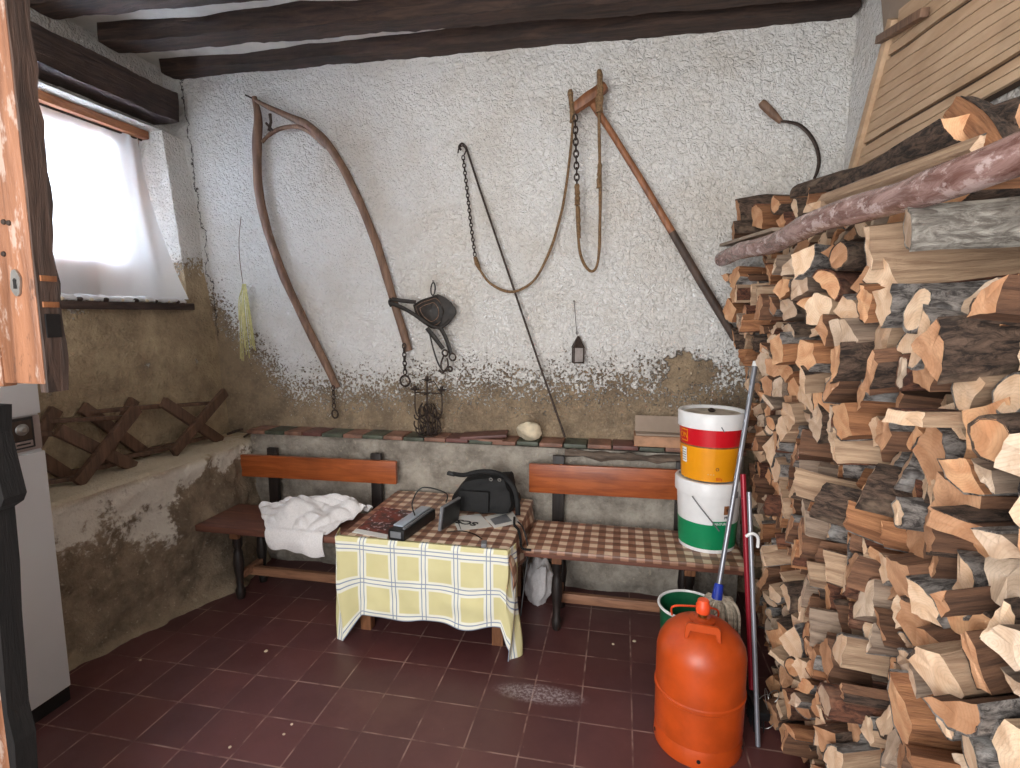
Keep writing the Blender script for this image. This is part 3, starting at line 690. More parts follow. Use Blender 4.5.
# upright panel device
t = thing('desk_speaker', 'small dark panel with a pale rim standing upright between console and bag', 'speaker', onT(445, 532))
p1 = onT(440, 533); p2 = onT(459, 521); dd = (p2-p1); dd.z = 0; L2 = dd.length; dd.normalize(); nn = V((dd.y, -dd.x, 0))
Mx = Matrix((dd, nn, V((0, 0, 1)))).transposed().to_4x4() @ Matrix.Rotation(R(-8), 4, 'X')
bm = B(); box(bm, p1+dd*L2/2+V((0, 0, .068)), (L2*.96, .016, .125), Mx, .004); under(t, 'rim_frame', bm, 'grey')
bm = B(); box(bm, p1+dd*L2/2+V((0, 0, .068))+nn*.009, (L2*.86, .010, .112), Mx, .003); under(t, 'front_grille', bm, 'black')
bm = B(); box(bm, p1+dd*L2/2+V((0, 0, .05))-nn*.016, (L2*.6, .022, .075), Mx, .005); under(t, 'back_box', bm, 'black')
bm = B(); pa = cen+d*.02+V((0, 0, .06)); pb = p1+dd*.05+V((0, 0, .12))
tube(bm, smooth_path([pa, pa+V((-.02, .02, .06)), pa+V((.02, .06, .125)), pb+V((-.01, .04, .05)), pb+V((.0, .01, .012))], 8), .0035, 8); tag(link('cable', bm, 'black'), 'thin black cable arching from the console over the upright panel', 'cable')
t = thing('charger_cable', 'dark lead ending in a small plug at the front edge of the table', 'cable', onT(470, 535))
bm = B(); tube(bm, smooth_path([onT(447, 532, .538), onT(462, 531, .538), onT(474, 534, .538), onT(482, 539, .539)], 6), .003, 8); under(t, 'lead', bm, 'iron')
bm = B(); q = onT(484, 544, .546); box(bm, q, (.026, .046, .020), Matrix.Rotation(.2, 4, 'Z'), .005); under(t, 'plug', bm, 'grey')
# papers
t = thing('leaflet', 'white leaflet with large black letters lying in front of the black bag', 'leaflet', onT(470, 523))
pts = [(452, 517), (458, 531), (492, 527), (480, 514)]
bm = B(); prism(bm, [onT(*p) for p in pts], V((0, 0, .0015))); under(t, 'sheet', bm, 'paper', smooth=False)
def text(name, body, size, mat, M_, parent, extrude=.0006, sx=1):
    root = parent
    while root.parent: root = root.parent
    c = bpy.data.curves.new(name, 'FONT'); c.body = body; c.size = size; c.extrude = extrude; c.offset = .0022 if size > .05 else .0; c.align_x = 'CENTER'; c.align_y = 'CENTER'
    c.materials.append(MT[mat]); o = bpy.data.objects.new(name, c); C.objects.link(o)
    dg = bpy.context.evaluated_depsgraph_get(); me = bpy.data.meshes.new_from_object(o.evaluated_get(dg)); bpy.data.objects.remove(o)
    me.transform(M_ @ Matrix.Scale(sx, 4, (1, 0, 0)))
    o = bpy.data.objects.new(name, me); C.objects.link(o); 
    if not me.materials: me.materials.append(MT[mat])
    if parent: o.parent = parent; w = root.matrix_basis; o.data.transform(w.inverted())
    return o
c0 = onT(467, 522.5, TZ+.0022)
text('black_letters', 'SCS', .064, 'black', Matrix.Translation(c0) @ Matrix.Rotation(R(168), 4, 'Z'), t, sx=1.1)
bm = B(); a1, b1 = onT(457, 519, TZ+.0022), onT(461, 529.5, TZ+.0022); plank(bm, a1, b1, .004, .0008, 0); under(t, 'black_rule', bm, 'black', smooth=False)
bm = B(); tt = thing('leaflet', 'pale leaflet with a grey picture sticking out at the right of the black bag', 'leaflet', onT(505, 520))
prism(bm, [onT(484, 517), onT(494, 528), onT(520, 523), onT(512, 511)], V((0, 0, .0015))); under(tt, 'sheet', bm, 'paper', smooth=False)
bm = B(); prism(bm, [onT(490, 519, TZ+.0016), onT(495, 525, TZ+.0016), onT(512, 521, TZ+.0016), onT(506, 514, TZ+.0016)], V((0, 0, .0006))); under(tt, 'picture', bm, 'grey', smooth=False)
# black bag
t = thing('camera_bag', 'black nylon bag with a flap and carrying strap on the table', 'bag', (-.69, 2.76, TZ))
bm = B(); bmesh.ops.create_cube(bm, size=1)
bmesh.ops.subdivide_edges(bm, edges=bm.edges[:], cuts=9, use_grid_fill=True)
for v in bm.verts:
    c = v.co*2; m_ = max(abs(c.x), abs(c.y), abs(c.z)); sph = c.normalized()*m_; q = c.lerp(sph, .55)
    x, y, z = q; z01 = (z+1)/2
    w = 1-.22*z01**2+.05*sin(z01*6)
    xx = x*.180*w+.010*z01; zz = z01*(.205+.022*x)
    yy = y*.105*(1-.35*z01)
    f = n3((xx*6, yy*6, zz*6), 2.0, .016)
    v.co = V((xx+f, yy+f, zz+f*.7 if z01 > .05 else zz*.5))
bmesh.ops.translate(bm, vec=(-.695, 2.765, TZ+.002), verts=bm.verts); under(t, 'body', bm, 'blackcloth')
bm = B(); 
box(bm, (-.735, 2.668, TZ+.080), (.165, .03, .11), Matrix.Rotation(R(-6), 4, 'X'), .012); under(t, 'front_pocket', bm, 'blackcloth')
bm = B(); tube(bm, smooth_path([(-.865, 2.73, .735), (-.80, 2.705, .738), (-.72, 2.71, .758), (-.62, 2.715, .757), (-.548, 2.72, .705), (-.515, 2.71, .63), (-.505, 2.68, .55)], 6), .013, 8, wob=.3); under(t, 'strap', bm, 'blackcloth')
bm = B(); box(bm, (-.875, 2.73, .735), (.045, .03, .018), Matrix.Rotation(R(10), 4, 'Y'), .005); under(t, 'side_tab', bm, 'black')
for x in (-.645, -.60):
    bm = B(); torus(bm, V((x, 2.672, .735)), V((0, 1, .4)), .008, .003, 14, 6); under(t, 'eyelet', bm, 'steel')
bm = B(); tube(bm, smooth_path([(-.52, 2.66, .545), (-.50, 2.56, .548), (-.472, 2.52, .54), (-.455, 2.49, .50), (-.445, 2.47, .47), (-.40, 2.46, .468)], 6), .006, 8, wob=.5); tag(link('bag_cord', bm, 'blackcloth'), 'black cord trailing off the right side of the table', 'cord')
bm = B(); tube(bm, smooth_path([(-.49, 2.60, .548), (-.455, 2.56, .53), (-.425, 2.52, .44), (-.43, 2.45, .30), (-.44, 2.41, .16)], 6), .004, 7, wob=.2); tag(link('power_cord', bm, 'black'), 'thin black cord hanging down beside the right table leg', 'cord')
# pale bag on the floor behind the table
bm = B(); bmesh.ops.create_icosphere(bm, subdivisions=4, radius=1)
for v in bm.verts:
    f = 1+.22*fold(v.co, 2.2)+.08*fold(v.co, 6); v.co = V((v.co.x*.075*f, v.co.y*.09*f, max(-.11, v.co.z*.14*f)))
bmesh.ops.translate(bm, vec=(-.42, 2.86, .11), verts=bm.verts); tag(link('sack', bm, 'towel'), 'crumpled whitish sack on the floor between the table and right bench', 'sack')

# ------------------------------------------------------------------ ledge things
bm = B(); bmesh.ops.create_icosphere(bm, subdivisions=4, radius=1)
for v in bm.verts: v.co *= 1+.22*fold(v.co, 1.4)+.07*fold(v.co, 4); v.co = V((v.co.x*.075, v.co.y*.05, v.co.z*.052))
p = onY(530, 436, 3.07); bmesh.ops.translate(bm, vec=(p.x, 3.07, .911), verts=bm.verts); tag(link('stone', bm, 'stone', angle=25), 'rough pale limestone lump on the tiled ledge', 'stone')
t = thing('floor_tile', 'loose dark red tile lying on the ledge left of the stone', 'tile', onY(485, 438, 3.05))
bm = B(); box(bm, (onY(484, 438, 3.07).x, 3.085, .874), (.27, .15, .016), Matrix.Rotation(R(-4), 4, 'Y') @ Matrix.Rotation(R(8), 4, 'Z'), .002); under(t, 'slab', bm, 'redtile')
bm = B(); box(bm, (onY(484, 438, 3.07).x+.02, 3.075, .858), (.22, .13, .012), Matrix.Rotation(R(-4), 4, 'Z'), .002); tag(link('floor_tile', bm, 'terracotta'), 'terracotta tile lying under the loose dark red tile', 'tile')
xc = (.075+.36)/2+.03
bm = B(); box(bm, (xc, 3.095, .892), (.34, .16, .058), None, .004); tag(link('clay_slab', bm, 'brick'), 'thick buff clay slab on the ledge, lowest of the stack behind the buckets', 'slab')
bm = B(); box(bm, (xc+.002, 3.10, .9275), (.33, .15, .011), Matrix.Rotation(.02, 4, 'Z'), .002); tag(link('clay_slab', bm, 'tan'), 'thin grey-tan slab in the middle of the stack behind the buckets', 'slab')
bm = B(); box(bm, (xc+.004, 3.115, .966), (.34, .032, .10), Matrix.Rotation(R(-24), 4, 'X'), .003); 
for v in bm.verts: v.co.z = max(v.co.z, .934)
tag(link('clay_slab', bm, 'tan'), 'tan slab leaning back against the wall, topmost of the stack', 'slab')
# rough timber along the ledge front above the right backrest
bm = B(); tube(bm, [V((-.30+.05*i, 3.018+.004*sin(i), .800+.004*sin(i*1.3))) for i in range(14)], [.020+.004*sin(i*2) for i in range(14)], 10, wob=.9); tag(link('split_timber', bm, 'old_timber'), 'rough grey-brown timber wedged along the ledge above the right bench back', 'timber')

# ------------------------------------------------------------------ iron candle holder
t = thing('candle_holder', 'rusty wrought iron candle holder with three cups standing on the ledge', 'candle holder', (onY(428, 436, 3.08).x, 3.08, .852))
cx = t.location.x; YY = 3.08; zt = onY(427, 378, YY).z; zs_ = onY(441, 390, YY).z
bm = B(); tube(bm, [(cx, YY, .86), (cx, YY, zt-.02)], .006, 8); under(t, 'centre_stem', bm, 'iron')
def cup(x, z, r=.022):
    bm = B(); lathe(bm, [(.003, -.012), (r*.4, -.008), (r*1.3, 0), (r*1.35, .003), (r*.5, .004), (r*.45, .02), (r*.38, .02), (.002, .008)], 16, V((x, YY, z)), cap=False); under(t, 'candle_cup', bm, 'iron')
cup(cx, zt-.01); xL = onY(415, 390, YY).x; xR = onY(441.5, 390, YY).x; cup(xL, zs_); cup(xR, zs_)
for x in (xL, xR):
    bm = B(); tube(bm, smooth_path([(x, YY, zs_-.01), (x, YY, zs_-.13), (x*.6+cx*.4, YY, zs_-.17), (cx, YY, zs_-.13)], 6), .0045, 8); under(t, 'arm', bm, 'iron')
bm = B()
tube(bm, [(xL, YY, zs_-.02), (xR, YY, zs_-.02)], .004, 8); tube(bm, [(cx, YY-.06, zs_-.025), (cx, YY+.05, zs_-.025)], .004, 8); under(t, 'cross_bar', bm, 'iron')
bm = B()
for k, (dx, dz, r) in enumerate(((-.02, .10, .03), (.02, .10, .03), (0, .16, .025), (-.05, .03, .025), (.05, .03, .025), (-.045, .07, .035), (.045, .07, .035), (-.04, .14, .028), (.04, .14, .028), (0, .045, .04), (-.03, .03, .02), (.03, .03, .02), (-.055, .115, .02), (.055, .115, .02))):
    torus(bm, V((cx+dx, YY+.02*sin(k*2), .858+dz)), V((sin(k)*.4, 1, .1)), r, .0045, 20, 6, arc=5.2)
for k in range(7):
    a_ = 2*pi*k/7; tube(bm, smooth_path([(cx+.05*cos(a_), YY+.03*sin(a_), .86), (cx+.062*cos(a_), YY+.035*sin(a_), .93), (cx+.05*cos(a_+.4), YY+.03*sin(a_+.4), 1.02), (cx+.035*cos(a_), YY+.02*sin(a_), 1.05)], 4), .0035, 6)
under(t, 'scrollwork', bm, 'iron')
bm = B(); torus(bm, V((cx, YY, .858)), V((0, 0, 1)), .055, .005, 28, 6)
for k in range(3):
    a_ = 2*pi*k/3; tube(bm, [(cx, YY, .862), (cx+.055*cos(a_), YY+.055*sin(a_), .858)], .004, 6)
under(t, 'base_ring', bm, 'iron')
bm = B(); tube(bm, smooth_path([(cx+.01, YY, zt-.03), (cx+.05, YY-.02, zt-.02), (cx+.075, YY, zt-.07), (xR, YY, zs_-.03)], 6), .003, 6); under(t, 'wire_hook', bm, 'iron')

# ------------------------------------------------------------------ things hanging on the wall
HY = 3.135
def W(x, y, Y=HY): return onY(x, y, Y)
t = thing('wooden_yoke', 'long forked bentwood yoke hanging on the wall with iron rings at both tips', 'yoke', W(256, 100))
lp_ = smooth_path([W(*p) for p in ((254, 97), (258, 118), (257, 150), (259, 190), (268, 232), (284, 277), (305, 322), (322, 356), (337, 388))], 5)
bm = B(); tube(bm, lp_, [.016+.012*min(1, i/8)-.004*i/len(lp_) for i in range(len(lp_))], 12, wob=.18); under(t, 'left_arm', bm, 'tool')
rp = smooth_path([W(*p, 3.125) for p in ((256, 101), (270, 108), (290, 117), (308, 126), (328, 145), (345, 172), (362, 208), (380, 254), (395, 305), (409, 351))], 5)
bm = B(); tube(bm, rp, [.010+.017*min(1, i/16)-.003*i/len(rp) for i in range(len(rp))], 12, wob=.18); under(t, 'right_arm', bm, 'tool')
bm = B(); pth = smooth_path([W(*p, 3.12) for p in ((262, 142), (270, 134), (282, 128), (298, 127), (312, 134), (326, 147))], 4); tube(bm, pth, [.010]*4+[.013]*(len(pth)-4), 10, wob=.2); under(t, 'inner_brace', bm, 'tool')
bm = B(); tube(bm, [W(270, 114, 3.12), W(271, 122, 3.12), W(269, 131, 3.12)], [.010, .008, .010], 8, wob=.6); tube(bm, [W(266, 123, 3.11), W(273, 131, 3.11)], .007, 8); under(t, 'peg', bm, 'tool_dark')
bm = B(); tube(bm, [W(245, 95, 3.10), W(254, 99, 3.13), W(260, 101, 3.17)], .005, 6); under(t, 'wall_nail', bm, 'iron')
bm = B(); chain(bm, W(333, 386, 3.11), W(334, 408, 3.11), .035, .0035); under(t, 'chain', bm, 'iron')
bm = B(); torus(bm, W(335, 414, 3.11), V((.3, 1, 0)), .026, .005, 24, 8); under(t, 'ring', bm, 'iron')
bm = B(); chain(bm, W(404, 344, 3.09), W(405, 374, 3.09), .035, .004); under(t, 'chain', bm, 'iron')
bm = B(); torus(bm, W(405, 381, 3.09), V((.1, 1, 0)), .032, .006, 24, 8); under(t, 'ring', bm, 'iron')
# palm bunch
t = thing('palm_bunch', 'bunch of pale dried palm strips hanging by a thread left of the yoke', 'dried palm', W(244, 284))
bm = B(); tube(bm, smooth_path([W(241, 217), W(239, 240), W(240, 262), W(243, 284)], 5), .0018, 6); under(t, 'thread', bm, 'rope')
bm = B(); rr = random.Random(5)
for k in range(12):
    x1 = 239+k*1.5; y1 = 354+rr.uniform(-8, 8) if k > 0 else 320
    a_ = W(244+rr.uniform(-1.5, 1.5), 284, 3.14); b_ = W(x1, y1, 3.12+rr.uniform(-.01, .02)); mid = a_.lerp(b_, .4)+V(((k-6)*.002, -.012, 0))
    tube(bm, smooth_path([a_, mid, b_], 5), .0042, 6, flatten=(1, .4, 1))
o = under(t, 'palm_strips', bm, 'palm')
bm = B(); tube(bm, [W(241, 217, 3.12), W(241, 217, 3.19)], .003, 6); under(t, 'wall_nail', bm, 'iron')
# bridle
t = thing('harness_bridle', 'old black leather bridle with cheek pad and steel rings hung by the yoke tip', 'bridle', W(428, 282))
HB = 3.095
bm = B(); pad = [(413, 305), (421, 300), (430, 297), (438, 295), (445, 303), (447, 312), (446, 320), (441, 326), (434, 329), (427, 326), (420, 320), (415, 312)]
cpt = W(436, 311, HB); outp = [W(*p, HB+.02) for p in pad]
def padmesh(outline, c, dome, th):
    bm = B(); n = len(outline); rings = []
    for k, f in enumerate((1.0, .8, .5, .2)):
        rings.append([bm.verts.new(c+(p-c)*f+V((0, -dome*(1-f*f), 0))) for p in outline])
    cv = bm.verts.new(c+V((0, -dome, 0)))
    for a_, b_ in zip(rings, rings[1:]):
        for i in range(n): bm.faces.new((a_[i], a_[(i+1) % n], b_[(i+1) % n], b_[i]))
    for i in range(n): bm.faces.new((rings[-1][i], rings[-1][(i+1) % n], cv))
    bk = [bm.verts.new(p+V((0, th, 0))) for p in outline]; bm.faces.new(bk)
    for i in range(n): bm.faces.new((rings[0][i], rings[0][(i+1) % n], bk[(i+1) % n], bk[i]))
    return bm
sp = smooth_path(outp+[outp[0]], 3)[:-1]; cc = sum(sp, V())/len(sp)
under(t, 'cheek_pad', padmesh(sp, cc, .03, .012), 'leather')
sp2 = smooth_path([W(x, y, HB-.004) for x, y in ((437, 294), (447, 299), (456, 311), (449, 323), (438, 330), (443, 312), (437, 294))], 3)[:-1]
under(t, 'blinker', padmesh(sp2, sum(sp2, V())/len(sp2), .012, .01), 'leather')
def strap(name, pts, w, mat='leather', Y=HB-.01):
    bm = B(); pth = smooth_path([W(*p[:2], p[2] if len(p) > 2 else Y) for p in pts], 5); tube(bm, pth, w, 10, flatten=(1, .45, 1), wob=.25); return under(t, name, bm, mat)
strap('strap', ((392, 299), (404, 301), (416, 302)), .012); strap('strap', ((391, 303), (403, 308), (415, 315), (426, 323)), .012)
strap('strap', ((391, 299, 3.09), (389.5, 302, 3.10), (391, 306, 3.09)), .010)
strap('strap', ((427, 328), (434, 337), (443, 349)), .013); strap('strap', ((440, 327), (446, 338), (451, 354)), .012); strap('thin_strap', ((429, 330), (433, 348), (438, 363), (443, 371)), .005)
strap('strap', ((424, 321), (432, 326), (441, 327), (450, 320)), .008)
bm = B(); torus(bm, W(433, 289, HB-.01), V((0, 1, 0)), .013, .0045, 20, 6, stretch=2.8, sd=V((.08, 0, 1))); under(t, 'hanging_loop', bm, 'leather')
for x, y, r in ((445, 353, .018), (452.5, 357, .021), (450, 369, .014)):
    bm = B(); torus(bm, W(x, y, HB-.01), V((.2, 1, .1)), r, .0055, 22, 8); under(t, 'ring', bm, 'iron')
bm = B()
tube(bm, smooth_path([W(444, 355, HB), W(441, 364, HB), W(443, 371, HB), W(448, 366, HB), W(447, 358, HB)], 5), .0055, 8); under(t, 'bit', bm, 'iron')
bm = B(); tube(bm, [W(439, 370, HB), W(442, 373, HB), W(446, 370, HB)], .008, 8); under(t, 'buckle', bm, 'iron')
bm = B()
for f in (.55, .8): 
    loop = [cc+(p-cc)*f+V((0, -.03*(1-f*f)-.002, 0)) for p in sp]; tube(bm, loop+[loop[0]], .0022, 5)
under(t, 'stitching', bm, 'tool')
bm = B(); tube(bm, [W(433, 281, HB-.015), W(433, 281, 3.19)], .0045, 7); under(t, 'wall_nail', bm, 'iron')
# poker rod
bm = B(); tube(bm, smooth_path([W(461, 150, 3.12), W(459, 147, 3.11), W(462, 143.5, 3.12), W(466, 147, 3.13)], 4)+[W(480, 190, 3.135), W(510, 278, 3.12), W(540, 366, 3.10), W(565, 437, 3.07)], .0065, 8)
tag(link('iron_rod', bm, 'iron'), 'long thin iron rod leaning from the ledge up to the hooked chain', 'rod')
# chain with hook and rope
t = thing('hooked_chain', 'thin chain hanging from a hook and tied to a drooping brown rope', 'chain', W(463, 147))
bm = B(); tube(bm, smooth_path([W(458, 153, 3.10), W(459, 148, 3.10), W(463, 146, 3.11), W(466, 150, 3.11), W(464, 155, 3.11)], 5), .004, 8); under(t, 'hook', bm, 'iron')
bm = B(); chain(bm, None, None, .028, .0032, sag=[W(463, 156, 3.12), W(467, 190, 3.125), W(471, 225, 3.125), W(475, 256, 3.12)]); under(t, 'links', bm, 'iron')
bm = B(); tube(bm, smooth_path([W(x, y, 3.105) for x, y in ((475, 257), (480, 270), (490, 283), (505, 291), (520, 290), (536, 278), (550, 250), (560, 218), (567, 180), (571, 145), (573, 118), (571, 103))], 6), .0075, 8, wob=.3); under(t, 'rope', bm, 'rope')
bm = B(); tube(bm, [W(475, 257, 3.10), W(477, 264, 3.10), W(480, 270, 3.10)], [.010, .015, .009], 8, wob=.9); under(t, 'rope_knot', bm, 'rope')
# mattock-like wooden tool
t = thing('wooden_mallet_tool', 'wooden cross-headed tool with a long slanting orange-brown handle on the wall', 'tool', W(590, 96))
a_, b_ = W(571, 111, 3.06), W(606, 86, 3.06)
bm = B(); pth = [a_, a_.lerp(b_, .12), a_.lerp(b_, .5), a_.lerp(b_, .92), b_]; tube(bm, pth, [.022, .030, .034, .032, .026], 8, wob=.2); under(t, 'head', bm, 'tool_red')
hp = [W(588, 97, 3.075), W(612, 133, 3.08), W(640, 178, 3.09), W(672, 232, 3.10), W(700, 280, 3.10), W(736, 339, 3.10)]
bm = B(); tube(bm, hp[:4], [.019, .017, .018, .020], 10, wob=.15); under(t, 'handle', bm, 'tool_red')
bm = B(); tube(bm, [hp[3], hp[4], hp[5]], [.0202, .022, .023], 10, wob=.2); under(t, 'handle_end', bm, 'tool_dark')['label'] = 'dark brown lower end of handle'
bm = B(); tube(bm, [W(597, 92, 3.06), W(598, 88, 3.14), W(598, 86, 3.18)], .006, 8); under(t, 'wall_peg', bm, 'iron')
# rope loop with heavier chain
t = thing('chain_and_rope_loop', 'chain and knotted rope loop draped over the wooden tool head', 'rope', W(590, 180))
bm = B(); chain(bm, W(575, 115, 3.02), W(577, 186, 3.05), .040, .0045); under(t, 'chain', bm, 'iron')
bm = B(); tube(bm, smooth_path([W(x, y, 3.05) for x, y in ((577, 184), (577, 215), (579, 245), (583, 262), (590, 271), (596, 268), (599, 252), (600, 215), (600, 170), (599, 120), (599, 82), (598, 72))], 6), .0080, 8, wob=.3); under(t, 'rope', bm, 'rope')
for c0_, c1_, r in (((577, 184), (577, 205), .014), ((578, 206), (579, 238), .011), ((599.5, 163), (599.5, 188), .013), ((599, 70), (600, 112), .017), ((570, 90), (573, 122), .015)):
    bm = B(); n = 9; tube(bm, [W(c0_[0]+(c1_[0]-c0_[0])*i/n, c0_[1]+(c1_[1]-c0_[1])*i/n, 3.035) for i in range(n+1)], [r*(.7+.4*abs(sin(i*1.9))) for i in range(n+1)], 9, wob=.5); under(t, 'rope_binding', bm, 'rope')
# lantern
t = thing('lantern', 'tiny rusty pointed lantern hanging on a wire low on the wall', 'lantern', W(578, 363, 3.12))
q = W(578, 350, 3.12); zb_ = W(578, 363, 3.12).z; zm = W(578, 347, 3.12).z; zt_ = W(578, 336, 3.12).z; xx = q.x
bm = B(); tube(bm, smooth_path([W(574, 301, 3.15), W(575, 312, 3.13), W(576, 324, 3.13), W(577, 335, 3.12)], 4), .0018, 6); torus(bm, W(577, 333, 3.12), V((0, 1, 0)), .006, .0015, 12, 5); under(t, 'wire', bm, 'iron')
bm = B(); lathe(bm, [(.046, zm-.004), (.046, zm), (.006, zt_), (.002, zt_)], 4, V((xx, 3.12, 0))); bmesh.ops.rotate(bm, cent=(xx, 3.12, 0), matrix=Matrix.Rotation(pi/4+.25, 3, 'Z'), verts=bm.verts); under(t, 'roof', bm, 'iron', smooth=False)
rz = Matrix.Rotation(.25, 4, 'Z')
bm = B(); box(bm, (xx, 3.12, zb_+.004), (.062, .062, .008), rz, .001); under(t, 'base', bm, 'iron')
bm = B()
for sx in (-1, 1):
    for sy in (-1, 1):
        p_ = rz @ V((sx*.027, sy*.027, 0)); box(bm, (xx+p_.x, 3.12+p_.y, (zb_+zm)/2), (.007, .007, zm-zb_), rz)
under(t, 'corner_posts', bm, 'iron', smooth=False)
bm = B(); box(bm, (xx, 3.12, (zb_+zm)/2), (.050, .050, zm-zb_-.008), rz); under(t, 'glass_panes', bm, 'lamp_glass', smooth=False)
bm = B(); tube(bm, [W(574, 301, 3.11), W(574, 301, 3.18)], .004, 7); under(t, 'wall_nail', bm, 'iron')
# sickle
t = thing('sickle', 'old sickle with a wooden handle and thin curved blade hung high at right', 'sickle', W(762, 104))
bm = B(); a_, b_ = W(761, 102, 3.12), W(781, 122, 3.12); tube(bm, [a_, a_.lerp(b_, .1), a_.lerp(b_, .6), b_], [.016, .021, .020, .013], 10, wob=.1); under(t, 'handle', bm, 'tool')
bm = B(); pth = smooth_path([W(x, y, 3.12) for x, y in ((779, 121), (788, 122), (799, 125), (809, 134), (816, 146), (819, 160), (817, 172), (814, 179))], 5); tube(bm, pth, [.006+.004*sin(pi*i/len(pth)) for i in range(len(pth))], 8, flatten=(1, .4, 1)); under(t, 'blade', bm, 'iron')

bm = B(); tube(bm, [W(781, 121, 3.10), W(781, 121, 3.19)], .004, 7); under(t, 'wall_nail', bm, 'iron')
# ------------------------------------------------------------------ buckets
def bucket(label, c, prof, bands, name='bucket'):
    t = thing(name, label, 'bucket', c); return t
BX, BY = .430, 2.735; bz = .4575
t = thing('paint_bucket', 'white and green plastic bucket on the right bench, under the other bucket', 'bucket', (BX, BY, bz))
def rad(z, z0, z1, r0, r1): return r0+(r1-r0)*(z-z0)/(z1-z0)
z1 = .80; r0, r1 = .130, .152
bm = B(); lathe(bm, [(r0-.01, bz), (r0, bz+.004), (rad(.722, bz, z1, r0, r1), .722), (rad(.722, bz, z1, r0, r1), .735), (r1, .79)], 56, V((BX, BY, 0))); under(t, 'body', bm, 'white_pl')
def band(t, name, mat, za, zb, a0=0, a1=2*pi, dr=.0012, R0=None, cut=None, n=56):
    bm = B(); n = max(6, int(n*(a1-a0)/(2*pi))); rf = R0
    rows = []
    for z, dd in ((za, 0), (za, dr), (zb, dr), (zb, 0)):
        rows.append([bm.verts.new((BX+(rf(z)+dd)*sin(a0+(a1-a0)*k/n), BY-(rf(z)+dd)*cos(a0+(a1-a0)*k/n), z)) for k in range(n+1)])
    for i in range(3):
        for k in range(n): bm.faces.new((rows[i][k], rows[i][k+1], rows[i+1][k+1], rows[i+1][k]))
    return under(t, name, bm, mat)
rl = lambda z: rad(z, bz, z1, r0, r1)
band(t, 'green_band', 'green', bz+.022, .602, R0=rl)
band(t, 'green_label_block', 'green', .60, .622, .02, .65, R0=rl, dr=.0016)
bm = B()
lathe(bm, [(r1-.002, .735), (r1+.005, .737), (r1+.007, .795), (r1+.002, .802), (r1-.010, .803)], 56, V((BX, BY, 0)), cap=False); under(t, 'rim', bm, 'white_pl')
bm = B(); pts = []
for k in range(13):
    a = -.62+.85*k/12; z = .735-.155*(k/12); pts.append((BX+(rl(z)+.010)*sin(a), BY-(rl(z)+.010)*cos(a), z))
tube(bm, pts, .003, 8); under(t, 'bail', bm, 'grey')
def on_can(a, z, rf, dr=.002):
    r = rf(z)+dr; nrm = V((sin(a), -cos(a), 0)); x = V((cos(a), sin(a), 0))
    return Matrix.Translation((BX+r*sin(a), BY-r*cos(a), z)) @ Matrix((x, V((0, 0, 1)), nrm)).transposed().to_4x4()
hz = band(t, 'hazard_label', 'tool_red', .655, .697, .36, .60, R0=rl, dr=.0014)
text('hazard_mark', '*', .04, 'black', on_can(.48, .670, rl), hz)
text('lettering', 'PRO', .018, 'black', on_can(.50, .640, rl), t)
text('green_lettering', 'PINTURA', .016, 'white_pl', on_can(.30, .610, rl, .003), t)
band(t, 'bar_code_label', 'grey', .735, .765, .62, .80, R0=lambda z: r1+.0062, dr=.001)
t = thing('paint_bucket', 'red and yellow plastic bucket with white lid, on top of the green one', 'bucket', (BX, BY, .803))
c0, c1 = .130, .150; zb1, zt1 = .8035, 1.125
ru = lambda z: rad(z, zb1, zt1, c0, c1)
bm = B(); lathe(bm, [(c0-.01, zb1), (c0, zb1+.004), (ru(1.06), 1.06), (ru(1.06)-.004, 1.065)], 56, V((BX, BY, 0))); under(t, 'body', bm, 'white_pl')
band(t, 'yellow_band', 'yellow', zb1+.004, .972, R0=ru); band(t, 'red_band', 'red', .972, 1.055, R0=ru)
band(t, 'orange_line', 'tool_red', .966, .973, R0=ru, dr=.0016)
bm = B(); lathe(bm, [(c1-.004, 1.052), (c1+.005, 1.054), (c1+.0075, 1.118), (c1+.002, 1.127), (c1-.010, 1.125), (c1-.014, 1.112), (.001, 1.110)], 56, V((BX, BY, 0)), cap=False); ld = under(t, 'lid', bm, 'white_pl')
bm = B(); lathe(bm, [(.001, 1.1125), (c1-.020, 1.1125), (c1-.020, 1.1105)], 48, V((BX, BY, 0)), cap=False); under(t, 'lid_dust', bm, 'lid_dust')['label'] = 'greyish dusty top of lid'
bm = B(); bmesh.ops.create_icosphere(bm, subdivisions=2, radius=.018); 
for v in bm.verts: v.co *= 1+.3*fold(v.co, 50); v.co.z *= .6
bmesh.ops.translate(bm, vec=(BX+.0, BY+.02, 1.121), verts=bm.verts); tag(link('pebble', bm, 'iron'), 'small dark pebble on the lid of the upper bucket', 'pebble')
# printed marks
bb = band(t, 'brand_box', 'yellow', .985, 1.043, -1.30, -.94, R0=ru, dr=.002); band(bb, 'brand_box_inner', 'red', .991, 1.037, -1.27, -.97, R0=ru, dr=.0026)
text('brand_letters', 'ON', .036, 'yellow', on_can(-1.12, 1.014, ru, .0035), bb)
dl = band(t, 'data_label', 'white_pl', .882, .955, -1.26, -1.0, R0=ru, dr=.0018)
for k in range(5): band(dl, 'data_line', 'grey', .892+.012*k, .895+.012*k, -1.24, -1.03, R0=ru, dr=.0026)
em = band(t, 'small_emblem', 'yellow', .985, 1.03, 1.0, 1.24, R0=ru, dr=.002); text('emblem_mark', '8', .04, 'red', on_can(1.12, 1.008, ru, .003), em)
text('round_mark', 'o', .032, 'tool_red', on_can(.10, .872, ru), t)
text('small_print', '- - -', .02, 'paper', on_can(-.10, .845, ru), t)
text('red_letters', 'IIIIs', .022, 'red', on_can(.18, .822, ru), t)
